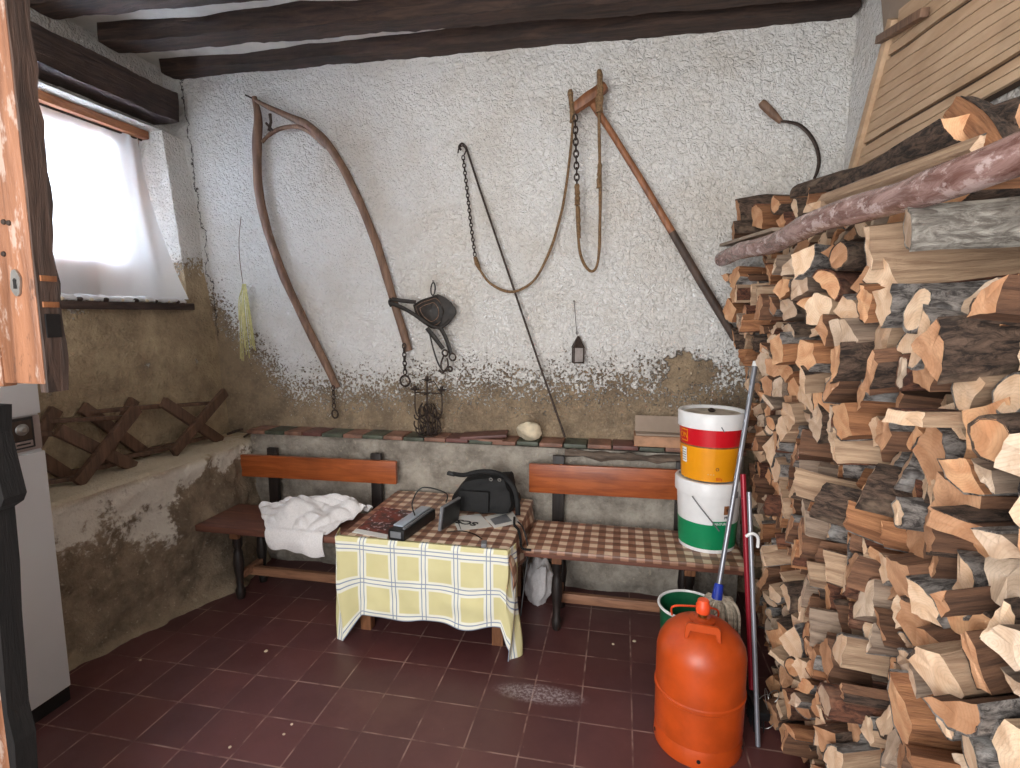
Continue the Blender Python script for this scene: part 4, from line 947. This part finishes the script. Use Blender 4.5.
bm = B(); tube(bm, [on_can(.12, 1.072, ru, .010).translation, on_can(.22, 1.050, ru, .008).translation], .0025, 6); under(t, 'tear_tab', bm, 'grey')

# ------------------------------------------------------------------ gas cylinder
CX, CY = .313, 1.99; c = V((CX, CY, 0))
t = thing('gas_cylinder', 'orange butane gas cylinder standing on the tiles at right', 'gas cylinder', c)
rc = .158
bm = B(); lathe(bm, [(.02, .06), (rc-.012, .058), (rc-.002, .066), (rc, .085), (rc, .205), (rc+.004, .209), (rc+.004, .221), (rc, .225), (rc, .355), (rc-.006, .385), (rc-.022, .415), (rc-.050, .442), (rc-.085, .460), (.045, .468), (.040, .470)], 64, c); under(t, 'body', bm, 'orange')
bm = B(); lathe(bm, [(rc-.006, .0), (rc-.001, .0), (rc+.001, .008), (rc-.002, .055), (rc-.010, .075), (rc-.014, .072), (rc-.008, .050), (rc-.006, .0)], 64, c, cap=False); under(t, 'foot_ring', bm, 'orange')
for a in (-pi/2-.10, -pi/2+1.2, -pi/2-1.4):
    bm = B(); lathe(bm, [(.0005, .002), (.007, .002), (.007, 0)], 16, cap=False); bmesh.ops.transform(bm, matrix=Matrix.Translation((CX+(rc)*cos(a), CY+(rc)*sin(a), .030)) @ aim(V((cos(a), sin(a), 0))) @ Matrix.Rotation(pi/2, 4, 'Y'), verts=bm.verts); under(t, 'drain_hole', bm, 'black')
bm = B(); lathe(bm, [(.040, .466), (.046, .470), (.046, .476), (.030, .480), (.026, .484)], 32, c); under(t, 'valve_collar', bm, 'orange')
bm = B(); lathe(bm, [(.016, .478), (.016, .500), (.013, .502)], 24, c); under(t, 'valve', bm, 'brass')
bm = B(); lathe(bm, [(.024, .500), (.025, .503), (.025, .530), (.021, .536), (.021, .545), (.018, .549)], 28, c); under(t, 'valve_cap', bm, 'cap')
for sgn in (-1,):
    ang = -pi/2-.12 if sgn < 0 else pi/2-.12
    d_ = V((cos(ang), sin(ang), 0)); sd_ = V((-d_.y, d_.x, 0)); ctr = c+d_*.085
    bm = B(); prof = [(-.062, .445), (-.058, .492), (-.048, .503), (.048, .503), (.058, .492), (.062, .445), (.048, .448), (.044, .478), (-.044, .478), (-.048, .448)]
    prism(bm, [ctr+sd_*x+V((0, 0, z)) for x, z in prof], d_*.014); bmesh.ops.bevel(bm, geom=bm.edges[:], offset=.002, segments=1, affect='EDGES'); under(t, 'handle', bm, 'orange')
# ------------------------------------------------------------------ mop, mop bucket, poles
t = thing('mop_bucket', 'green plastic mop bucket half hidden behind the orange gas cylinder', 'bucket', (.30, 2.28, 0))
c = V((.30, 2.28, 0))
bm = B(); lathe(bm, [(.001, .006), (.085, .0), (.092, .004), (.118, .365), (.115, .365), (.089, .012), (.001, .010)], 40, c, cap=False); under(t, 'body', bm, 'dgreen')
bm = B(); torus(bm, c+V((0, 0, .368)), V((0, 0, 1)), .121, .006, 48, 8); under(t, 'rim', bm, 'white_pl')['label'] = 'pale rim'
bm = B(); tube(bm, smooth_path([c+V((-.075, -.10, .372)), c+V((-.075, -.11, .412)), c+V((-.02, -.115, .425)), c+V((.09, -.11, .42)), c+V((.10, -.10, .375))], 5), .004, 8); under(t, 'bail', bm, 'cap')
t = thing('mop', 'string mop with grey pole and blue socket, leaning on the woodpile', 'mop', (.41, 2.27, .40))
top_ = onY(755, 366, 2.52); low = onY(717, 597, 2.27); dm = (top_-low).normalized()
bm = B(); tube(bm, [low+dm*.02, top_], .0105, 14); under(t, 'pole', bm, 'pole_grey')
bm = B(); tube(bm, [top_-dm*.002, top_+dm*.02], [.0135, .011], 14); under(t, 'end_cap', bm, 'white_pl')
bm = B(); tube(bm, [low-dm*.035, low-dm*.01, low+dm*.05, low+dm*.055], [.030, .022, .018, .014], 16); under(t, 'socket', bm, 'blue')
bm = B(); rr = random.Random(2)
for k in range(80):
    a = rr.uniform(0, 2*pi); rr_ = rr.uniform(.03, .080); p0 = low-dm*.025+V((.012, 0, .012))
    tube(bm, smooth_path([p0+V((cos(a)*.012, sin(a)*.012, 0)), p0+V((cos(a)*rr_*.7, sin(a)*rr_*.7, .004)), p0+V((cos(a)*rr_, sin(a)*rr_, -.04)), p0+V((cos(a)*rr_*1.05, sin(a)*rr_*1.05, -.13))], 3), .0055, 6)
under(t, 'yarn_head', bm, 'mop')
t = thing('broom', 'dark red broom pole standing between the gas cylinder and the woodpile', 'broom', onZ(753, 715, 0))
b0 = onZ(753, 715, 0); t0 = onY(743, 474, 2.33); dm = (t0-b0).normalized()
bm = B(); tube(bm, [b0+dm*.10, t0], .0115, 12); under(t, 'pole', bm, 'redpole')
bm = B(); box(bm, b0+V((0, 0, .075)), (.05, .22, .035), Matrix.Rotation(.1, 4, 'Z'), .008); under(t, 'head', bm, 'black')
bm = B(); rr = random.Random(4)
for k in range(80):
    x = rr.uniform(-.02, .02); y = rr.uniform(-.10, .10); tube(bm, [b0+V((x, y, .065)), b0+V((x*1.3, y*1.08, .003))], .002, 5)
o = under(t, 'bristles', bm, 'black')
t = thing('metal_tube', 'thin grey metal tube with a white clip standing at the foot of the woodpile', 'tube', onZ(758, 746, 0))
b0 = onZ(758, 746, .003); t0 = onY(749, 492, 2.20); dm = (t0-b0).normalized()
bm = B(); tube(bm, [b0, t0], .009, 12); under(t, 'shaft', bm, 'pole_grey')
bm = B(); m_ = b0.lerp(t0, .80); tube(bm, smooth_path([m_+V((-.02, -.01, .02)), m_+V((.0, -.014, .035)), m_+V((.022, -.01, .02)), m_+V((.024, -.01, -.02))], 4), .006, 8); under(t, 'clip', bm, 'white_pl')
bm = B(); rr = random.Random(8); p0 = onZ(772, 712, .05)
for k in range(9): torus(bm, p0+V((rr.uniform(-.03, .02), rr.uniform(-.03, .03), rr.uniform(-.03, .06))), V((rr.uniform(-1, 1), rr.uniform(-1, 1), rr.uniform(-1, 1))), rr.uniform(.025, .045), .0016, 16, 5)
tag(link('wire_coil', bm, 'steel'), 'small tangle of pale wire on the floor by the woodpile', 'wire')
# crumbs on the floor
rr = random.Random(21)
spots = [(140, 660, 'left floor'), (266, 651, ''), (230, 747, ''), (613, 644, ''), (634, 641, ''), (292, 724, ''), (284, 734, '')]
for k, (x, y, _) in enumerate(spots):
    bm = B(); bmesh.ops.create_icosphere(bm, subdivisions=2, radius=.006+.003*(k % 3 == 1))
    for v in bm.verts: v.co *= 1+.4*fold(v.co+V((k, 0, 0)), 90); v.co.z *= .5
    bmesh.ops.translate(bm, vec=onZ(x, y, .002), verts=bm.verts)
    tag(link('wood_crumb', bm, 'stone'), 'tiny pale crumb lying on the red floor tiles', 'crumb', 'pale crumbs on the floor tiles')

# ------------------------------------------------------------------ firewood
def section(kind, rng):
    P = []     # (y, z, bark?)
    if kind == 'round':
        n = 18; r_ = rng.uniform(.032, .046)
        for k in range(n): a = 2*pi*k/n; r = r_*(1+rng.uniform(-.05, .05)); P.append((r*cos(a), r*sin(a)*rng.uniform(.95, 1.0), True))
        return P, True
    if kind == 'half':
        n = 12
        for k in range(n+1): a = pi*k/n; r = .060*(1+rng.uniform(-.04, .04)); P.append((r*cos(a), r*sin(a)*.85-.022, True))
        for k in range(1, 7): P.append((-.060+.12*k/7, -.022+rng.uniform(-.004, .004), False))
    elif kind == 'wedge':
        n = 9; w = rng.uniform(.75, 1.0)
        for k in range(n+1): a = pi/2-w/1.15+2*w/1.15*k/n; r = .098*(1+rng.uniform(-.02, .02)); P.append((r*cos(a), r*sin(a)-.055, True))
        a0 = P[n]; a1 = P[0]; ap = (rng.uniform(-.012, .012), -.052)
        for k in range(1, 5): t = k/5; P.append((a0[0]*(1-t)+ap[0]*t, a0[1]*(1-t)+ap[1]*t+rng.uniform(-.003, .003), False))
        P.append((ap[0], ap[1], False))
        for k in range(1, 5): t = k/5; P.append((ap[0]*(1-t)+a1[0]*t, ap[1]*(1-t)+a1[1]*t+rng.uniform(-.003, .003), False))
    else:
        if kind == 'slab': cs = [(-.055, -.010), (.058, -.018), (.052, .012), (-.050, .018)]
        elif kind == 'sliver': cs = [(-.045, -.006), (.01, -.030), (.048, -.002), (.0, .012)]
        elif kind == 'block': cs = [(-.048, -.042), (.044, -.048), (.052, .030), (.0, .052), (-.050, .034)]
        else: cs = [(-.05, -.035), (.01, -.055), (.055, -.01), (.03, .045), (-.035, .04)]
        m = len(cs)
        for i in range(m):
            a, b = cs[i], cs[(i+1) % m]
            for k in range(4): t = k/4; P.append((a[0]*(1-t)+b[0]*t+rng.uniform(-.002, .002), a[1]*(1-t)+b[1]*t+rng.uniform(-.002, .002), i == 2))
    return P, False
def make_log(kind, tone, bk, seed, L=.38):
    rng = random.Random(seed); P, full = section(kind, rng); n = len(P); off = V((seed*1.7, 0, 0))
    tilt = (rng.uniform(-.4, .4), rng.uniform(-.4, .4)); bend = rng.uniform(-.018, .018); tw = rng.uniform(-.25, .25); rag = .007
    nr = 9
    def pt(i, k, out=0.0):
        t = i/nr; y, z, b = P[k]; l = sqrt(y*y+z*z)+1e-6
        f = 1+.10*noise.noise(V((t*3, y*22, z*22))+off)+(.05 if not b else .03)*noise.noise(V((t*9, y*60, z*60))+off)-.10*(t-.5)**2
        y2, z2 = y*f+y/l*out, z*f+z/l*out; a = tw*t; y2, z2 = y2*cos(a)-z2*sin(a), y2*sin(a)+z2*cos(a)
        x = L*t
        if i == 0: x += (y*tilt[0]+z*tilt[1])*.55+rag*noise.noise(V((y*50, z*50, 3))+off)
        if i == nr: x -= (y*tilt[1]+z*tilt[0])*.4
        return V((x, y2+bend*sin(pi*t), z2))
    bm = B(); rings = [[bm.verts.new(pt(i, k)) for k in range(n)] for i in range(nr+1)]
    for i in range(nr):
        for k in range(n): bm.faces.new((rings[i][k], rings[i][(k+1) % n], rings[i+1][(k+1) % n], rings[i+1][k])).material_index = 0
    for rg, s in ((rings[0], -1), (rings[-1], 1)):
        c = sum((v.co for v in rg), V())/n; m1 = [bm.verts.new(c+(v.co-c)*.55+V((.004*noise.noise(v.co*70+off), 0, 0))) for v in rg]; cv = bm.verts.new(c)
        for k in range(n):
            bm.faces.new((rg[k], rg[(k+1) % n], m1[(k+1) % n], m1[k])).material_index = 1; bm.faces.new((m1[k], m1[(k+1) % n], cv)).material_index = 1
    side, end = TONES[tone]
    o = link('firewood_log', bm, [side, end], angle=35)
    if bk is not None:
        ks = [k for k in range(n) if P[k][2]]
        bm = B(); outr = []; inr = []
        for i in range(nr+1):
            outr.append([bm.verts.new(pt(i, k, .0045+.003*noise.noise(V((i*1.3, k*.9, 2))+off))) for k in ks]); inr.append([bm.verts.new(pt(i, k, -.002)) for k in ks])
        m = len(ks); rngk = range(m) if full else range(m-1)
        for i in range(nr):
            for q in rngk:
                w = (q+1) % m
                bm.faces.new((outr[i][q], outr[i][w], outr[i+1][w], outr[i+1][q])); bm.faces.new((inr[i][q], inr[i+1][q], inr[i+1][w], inr[i][w]))
        for i in (0, nr):
            for q in rngk: w = (q+1) % m; bm.faces.new((outr[i][q], outr[i][w], inr[i][w], inr[i][q]))
        if not full:
            for i in range(nr):
                for q in (0, m-1): bm.faces.new((outr[i][q], outr[i+1][q], inr[i+1][q], inr[i][q]))
        link('bark', bm, [BARKS[bk]], o, angle=35)
    o['tone'] = tone; o['shape'] = kind; return o
BK = ['brown bark', 'grey bark', 'reddish bark']
protos = []; sd = 1
for kind, cnt in (('round', 6), ('half', 6), ('wedge', 11), ('slab', 7), ('sliver', 6), ('block', 6), ('chunk', 8)):
    for k in range(cnt):
        tone = list(TONES)[[0, 1, 2, 0, 1, 3, 2][(k+sd) % 7]]; bk = [0, 1, 2, 0, 1][(k*2+sd) % 5]
        if kind in ('slab', 'block', 'chunk', 'sliver') and k % 3 == 2: bk = None
        o = make_log(kind, tone, bk, sd); o['bk'] = -1 if bk is None else bk; protos.append(o); sd += 1
SH = {'round': 'round', 'half': 'half-round', 'wedge': 'wedge-shaped', 'slab': 'flat', 'sliver': 'thin', 'block': 'squarish', 'chunk': 'jagged'}
def interp(x, xs, ys):
    if x <= xs[0]: return ys[0]
    for a, b, c, d in zip(xs, xs[1:], ys, ys[1:]):
        if x <= b: return c+(d-c)*(x-a)/(b-a)
    return ys[-1]
def face_x(y, z):
    far = interp(z, (0, .5, 1.1, 1.4, 1.85, 2.2), (.76, .73, .66, .60, .53, .53)); near = interp(z, (0, 1.0, 1.85), (.63, .60, .60))
    s = min(1, max(0, (y-1.75)/1.2)); return near+(far-near)*s+.02*fold((0, y, z), 2.2)
rng = random.Random(42); places = []
dz = .074; NC = 24
for c_ in range(NC):
    z = .045+dz*c_; y = 3.07-rng.uniform(0, .04)
    while y > .70:
        w = rng.uniform(.058, .102); y -= w/2
        yy = y; size = w/.092*rng.uniform(.92, 1.1); size = min(1.08, max(.64, size))
        near = max(0, min(1, (2.3-y)/1.2))
        phi = 6+46*noise.noise(V((y*2.1, z*3.1, 4.4)))+rng.uniform(-6, 6)
        phi = R(phi); L = .38
        if y+L*sin(phi) > 3.09: phi = math.asin(max(-.2, min(.9, (3.09-y)/L)))*.9
        fx = face_x(y, z)+rng.uniform(-.045, .07)-(.035 if rng.random() < .15 else 0)
        pr_ = rng.choice(protos)
        if z > 1.66 and y < 1.40: y -= w/2; continue
        places.append(dict(c=NC-1-c_, y=y, z=z+rng.uniform(-.012, .012), x=fx, phi=phi, dip=.22*noise.noise(V((y*2.5, z*2.5, 9.1)))+rng.uniform(-.03, .03), roll=rng.uniform(0, 2*pi), s=size, p=pr_))
        y -= w/2
def sizepx(d):
    p = V((d['x'], d['y'], d['z'])); x, y = pix(p)
    dist = (p-V((0, 0, H))).dot(fw); s = 1/dist
    if x > 1030 or y > 790 or y < 120: s *= .02
    # the lower far corner hides behind the buckets and the bottle
    return s
places.sort(key=lambda d: -sizepx(d))
ind, rest = places[:292], places[292:]
for zz in (1.83, 1.90):
    y = 3.0
    while y > (1.35 if zz < 1.85 else 1.6): rest.append(dict(y=y, z=zz, x=.67+rng.uniform(0, .04), phi=R(rng.uniform(-4, 6)), dip=0, roll=rng.uniform(0, 6), s=.85, p=rng.choice(protos))); y -= .09
ORD = ['', 'first', 'second', 'third', 'fourth', 'fifth', 'sixth', 'seventh', 'eighth', 'ninth', 'tenth', 'eleventh', 'twelfth', 'thirteenth', 'fourteenth', 'fifteenth', 'sixteenth', 'seventeenth', 'eighteenth', 'nineteenth', 'twentieth', 'twenty-first', 'twenty-second', 'twenty-third', 'twenty-fourth', 'twenty-fifth', 'twenty-sixth', 'twenty-seventh', 'twenty-eighth', 'twenty-ninth', 'thirtieth', 'thirty-first', 'thirty-second']
courses = {}
for d in ind: courses.setdefault(d['c'], []).append(d)
used = set()
def place(o, d, data=None):
    dr = V((cos(d['phi']), sin(d['phi']), d['dip'])); m = aim(dr) @ Matrix.Rotation(d['roll'], 4, 'X')
    o.location = (d['x'], d['y'], d['z']); o.rotation_euler = m.to_euler(); s = d['s']; o.scale = (min(1, (1.045-d['x'])/.38), s, s)
def copy_log(p):
    o = p.copy(); C.objects.link(o)
    for ch in p.children: q = ch.copy(); C.objects.link(q); q.parent = o
    return o
for c_, ds in courses.items():
    ds.sort(key=lambda d: d['y'])
    for k, d in enumerate(ds):
        p = d['p']; o = p if p.name not in used else copy_log(p); used.add(p.name); place(o, d)
        bkn = p['bk']; b_ = '' if bkn < 0 else ' with '+BK[bkn]
        o['label'] = '%s %s log%s, %s from photo right, %s course below pole' % (p['tone'], SH[p['shape']], b_, ORD[k+1], ORD[c_+1])
        o['category'] = 'firewood'; o['group'] = 'stacked firewood logs'
# the far, smaller logs of the stack as one mass
bm = B(); mats = []; 
for tn in TONES: mats += list(TONES[tn])
mats += BARKS
for d in rest:
    p = d['p']; dr = V((cos(d['phi']), sin(d['phi']), d['dip'])); s = d['s']
    mt_ = Matrix.Translation((d['x'], d['y'], d['z'])) @ aim(dr) @ Matrix.Rotation(d['roll'], 4, 'X') @ Matrix.Diagonal((min(1, (1.045-d['x'])/.38), s, s, 1))
    for src in [p]+list(p.children):
        me = src.data.copy(); me.transform(mt_); n0 = len(bm.faces); bm.from_mesh(me); bm.faces.ensure_lookup_table()
        for f in bm.faces[n0:]: f.material_index = mats.index(src.data.materials[f.material_index])
        bpy.data.meshes.remove(me)
me = bpy.data.meshes.new('firewood_mass'); bm.to_mesh(me); bm.free()
for m_ in mats: me.materials.append(m_)
me.polygons.foreach_set('use_smooth', [True]*len(me.polygons)); me.set_sharp_from_angle(angle=R(35))
o = bpy.data.objects.new('firewood_logs', me); C.objects.link(o); tag(o, 'far rows of small split logs in the woodpile by the back wall', 'firewood', None, 'stuff')
for p in protos:
    if p.name not in used:
        for ch in list(p.children): bpy.data.objects.remove(ch)
        bpy.data.objects.remove(p)
for o in list(C.objects):
    for k in ('tone', 'shape', 'bk'):
        if k in o: del o[k]
# pole across the top of the stack
t = thing('debarked_pole', 'long purplish-brown peeled pole lying along the top of the woodpile', 'pole', (.50, 1.9, 1.80))
pa = onY(722, 259, 3.02); pb = onX(1020, 152, .565); pc = pb+(pb-pa)*.10
bm = B(); n = 40; pts = [pa.lerp(pc, i/n)+V((.006*sin(i*.5), 0, .008*sin(i*.33))) for i in range(n+1)]
tube(bm, pts, [.037-.005*(i/n)+.001*sin(i) for i in range(n+1)], 20, wob=.07)
mp = M('peeled_pole_wood', .26); v_ = mp.obj((6, 1.2, 6)); a_ = mp.noise(v_, 6, 6, .7, .8); b_ = mp.noise(mp.obj((2, 1, 2)), 14, 5, .7)
cc_ = mp.mix(mp.ramp(a_, .35, .65), lin((168, 136, 130)), lin((108, 72, 64))); cc_ = mp.mix(mp.ramp(b_, .53, .62, 0, .75), cc_, lin((206, 184, 180))); mp.color(cc_).bump(a_, .6, .008)
under(t, 'trunk', bm, mp.m)
bm = B(); d_ = (pb-pa).normalized(); tube(bm, [pa-d_*.003, pa-d_*.0005], .032, 18); under(t, 'cut_end', bm, TONES['brown'][1])
bm = B(); a_, b_ = onY(722, 247, 3.0), onY(775, 232, 2.4); plank(bm, a_+V((.03, 0, .008)), b_+V((.03, 0, .01)), .09, .014, .002); tag(link('thin_board', bm, 'tan'), 'thin grey board lying just behind the far end of the peeled pole', 'board')
# logs on top of the pole line
tops = [  # pixel of the visible left end, its depth, direction, length, kind, tone, bark, roll, scale, label
 (738, 212, 2.97, (1, .02, 0), .40, 'half', 'brown', 0, 1.2, 1.35, 'dark half-round log at the far left end above the pole'),
 (733, 232, 2.93, (1, .04, 0), .40, 'wedge', 'brown', 0, .3, 1.1, 'brown wedge log resting on the far left tip of the pole'),
 (757, 217, 2.80, (1, .10, 0), .38, 'block', 'orange', 2, .4, 1.1, 'orange squarish log second along above the far end of the pole'),
 (775, 205, 2.62, (1, .15, .02), .36, 'half', 'orange', 0, 3.6, 1.1, 'orange half-round log third along above the far end of the pole'),
 (781, 224, 2.42, (1, .1, 0), .36, 'wedge', 'orange', 2, 2.0, .8, 'small reddish wedge log touching the pole below the third one'),
 (795, 208, 2.36, (1, .2, 0), .36, 'round', 'pale', 0, .5, .8, 'small round log fourth along above the pole'),
 (808, 197, 2.28, (.62, -.10, .04), .44, 'slab', 'orange', 0, .5, 1.2, 'flat dark-barked slab lying behind the pole below the sickle'),
 (812, 207, 1.95, (1, .02, .02), .38, 'slab', 'pale', None, .1, .9, 'crinkled yellowish slab end above the middle of the pole'),
]
for (x, y, Y, dr, L, kind, tone, bk, roll, scl, lab) in tops:
    o = make_log(kind, tone, bk, sd, L); sd += 1; p = onY(x, y, Y); m = aim(V(dr)) @ Matrix.Rotation(roll, 4, 'X')
    o.location = p; o.rotation_euler = m.to_euler(); o.scale = (min(1, (1.04-p.x)/(L*V(dr).normalized().x)), scl, scl)
    for k in ('tone', 'shape'): del o[k]
    o['label'] = lab; o['category'] = 'firewood'
longs = [((826, 203, 1.98), (988, 149, 1.26), 'block', 'pale', 1, .7, .60, 'long pale split log lying along the pole, nearest to it'),
 ((846, 192, 2.0), (962, 126, 1.36), 'wedge', 'orange', 0, 2.4, .62, 'long orange split log behind the pale one, below the slatted panel'),
 ((800, 190, 2.5), (908, 163, 1.86), 'half', 'brown', 0, .4, .80, 'long dark-barked half log below the left foot of the slatted panel'),
 ((960, 112, 1.46), (1006, 156, 1.22), 'chunk', 'orange', 0, 1.0, .62, 'ragged orange log crossing the long ones near the right edge'),
 ((930, 150, 1.62), (1030, 118, 1.24), 'half', 'brown', 0, 2.0, .7, 'dark-barked half log at the right edge above the pole')]
for a_, b_, kind, tone, bk, roll, scl, lab in longs:
    a_, b_ = onY(*a_), onY(*b_); o = make_log(kind, tone, bk, sd, (b_-a_).length); sd += 1
    o.location = a_; o.rotation_euler = (aim(b_-a_) @ Matrix.Rotation(roll, 4, 'X')).to_euler(); o.scale = (1, scl, scl)
    for k in ('tone', 'shape'): del o[k]
    o['label'] = lab; o['category'] = 'firewood'
# pale-barked log under the pole at right
BARKS.append(MT['white_bark'])
o = make_log('round', 'grey', 3, 900, .50); p = onX(908, 229, .545); o.location = p; o.rotation_euler = aim(V((1, -.12, .02))).to_euler(); o.scale = (1, .92, .92)
o['label'] = 'round log with whitish grey bark tucked just under the pole at right'; o['category'] = 'firewood'
for k in ('tone', 'shape'): del o[k]

# ------------------------------------------------------------------ slatted panel against the right wall
PX = 1.045
t = thing('slatted_panel', 'pine slatted panel leaning on the right wall above the woodpile', 'panel', (PX, 2.7, 2.2))
bl, tl_ = onX(857, 170, PX), onX(899, 28, PX); brr, trr = onX(1020, 100, PX), onX(1000, 0, PX)
sb = (brr.z-bl.z)/(brr.y-bl.y)-.05; stp = (trr.z-onX(892, 61, PX).z)/(trr.y-onX(892, 61, PX).y)-.03
def pnl(f, y):   # f 0..1 height fraction along the left edge
    e = bl.lerp(tl_, f); s = sb+(stp-sb)*f; return e, V((PX, y, e.z+s*(y-e.y)))
bm = B(); e0, r0_ = pnl(0, 1.1); e1, r1_ = pnl(1.12, 1.1); prism(bm, [e0, e1, r1_, r0_], V((.03, 0, 0))); under(t, 'backing_board', bm, 'panel_dark', smooth=False)
bm = B(); fr = [0, .085, .17, .27, .36, .44, .52, .60, .70, .80, .90, 1.0, 1.12]
for k, (f0, f1) in enumerate(zip(fr, fr[1:])):
    g0 = .002 if k not in (2, 9) else .026; n = 24; rows = []
    for i in range(n+1):
        e_a, _ = pnl(f0, 1.1); y = (bl.lerp(tl_, (f0+f1)/2).y-.0)*(1-i/n)+1.1*i/n
        za = pnl(f0, y)[1].z+g0/2+.006*fold((y*3, f0*9, 0), 1.4); zb2 = pnl(f1, y)[1].z-.002+.006*fold((y*3, f1*9, 0), 1.4)
        rows.append([bm.verts.new(q) for q in ((PX, y, za), (PX-.014, y, za), (PX-.014, y, zb2), (PX, y, zb2))])
    for i in range(n):
        for q in range(4): bm.faces.new((rows[i][q], rows[i][(q+1) % 4], rows[i+1][(q+1) % 4], rows[i+1][q]))
    bm.faces.new(rows[0]); bm.faces.new(rows[-1])
under(t, 'slats', bm, 'panel', smooth=False)
bm = B(); plank(bm, bl+V((-.01, .01, -.02)), tl_+V((-.01, .01, .04)), .05, .045, .003, V((1, 0, 0))); under(t, 'edge_board', bm, 'panel')
bm = B(); prism(bm, [onX(x, y, 1.05) for x, y in ((884, 38), (930, 8), (960, -14), (880, -14))], V((.02, 0, 0))); tag(link('tan_board', bm, 'tan', smooth=False), 'plain greyish tan board high on the right wall above the slatted panel', 'board')
bm = B(); a_, b_ = onX(879, 40, 1.0), onX(925, 12, 1.0); plank(bm, a_, b_, .03, .03, .003, V((1, 0, 0))); tag(link('batten', bm, 'tool'), 'short brown batten slanting at the top corner of the slatted panel', 'batten')

# ------------------------------------------------------------------ light
w = bpy.data.worlds.new('daylight'); sc.world = w; w.use_nodes = True; nt = w.node_tree; bg = nt.nodes['Background']
bg.inputs[0].default_value = (.86, .92, 1.0, 1); bg.inputs[1].default_value = 1.0
def area(name, loc, rot, size, power, col):
    l = bpy.data.lights.new(name, 'AREA'); l.shape = 'RECTANGLE'; l.size, l.size_y = size; l.energy = power; l.color = col
    o = bpy.data.objects.new(name, l); C.objects.link(o); o.location = loc; o.rotation_euler = rot; return o
area('window_daylight', (-3.3, 2.38, 2.25), (0, -pi/2, 0), (1.3, 1.5), 210, (.70, .84, 1.0))
area('doorway_daylight', (-.75, -1.1, 1.55), (R(96), 0, -.15), (1.4, 1.6), 64, (1.0, .97, .93))
sc.view_settings.view_transform = 'Standard'; sc.view_settings.look = 'None'; sc.view_settings.gamma = 1; sc.view_settings.use_curve_mapping = False
sc.view_settings.exposure = 0.56
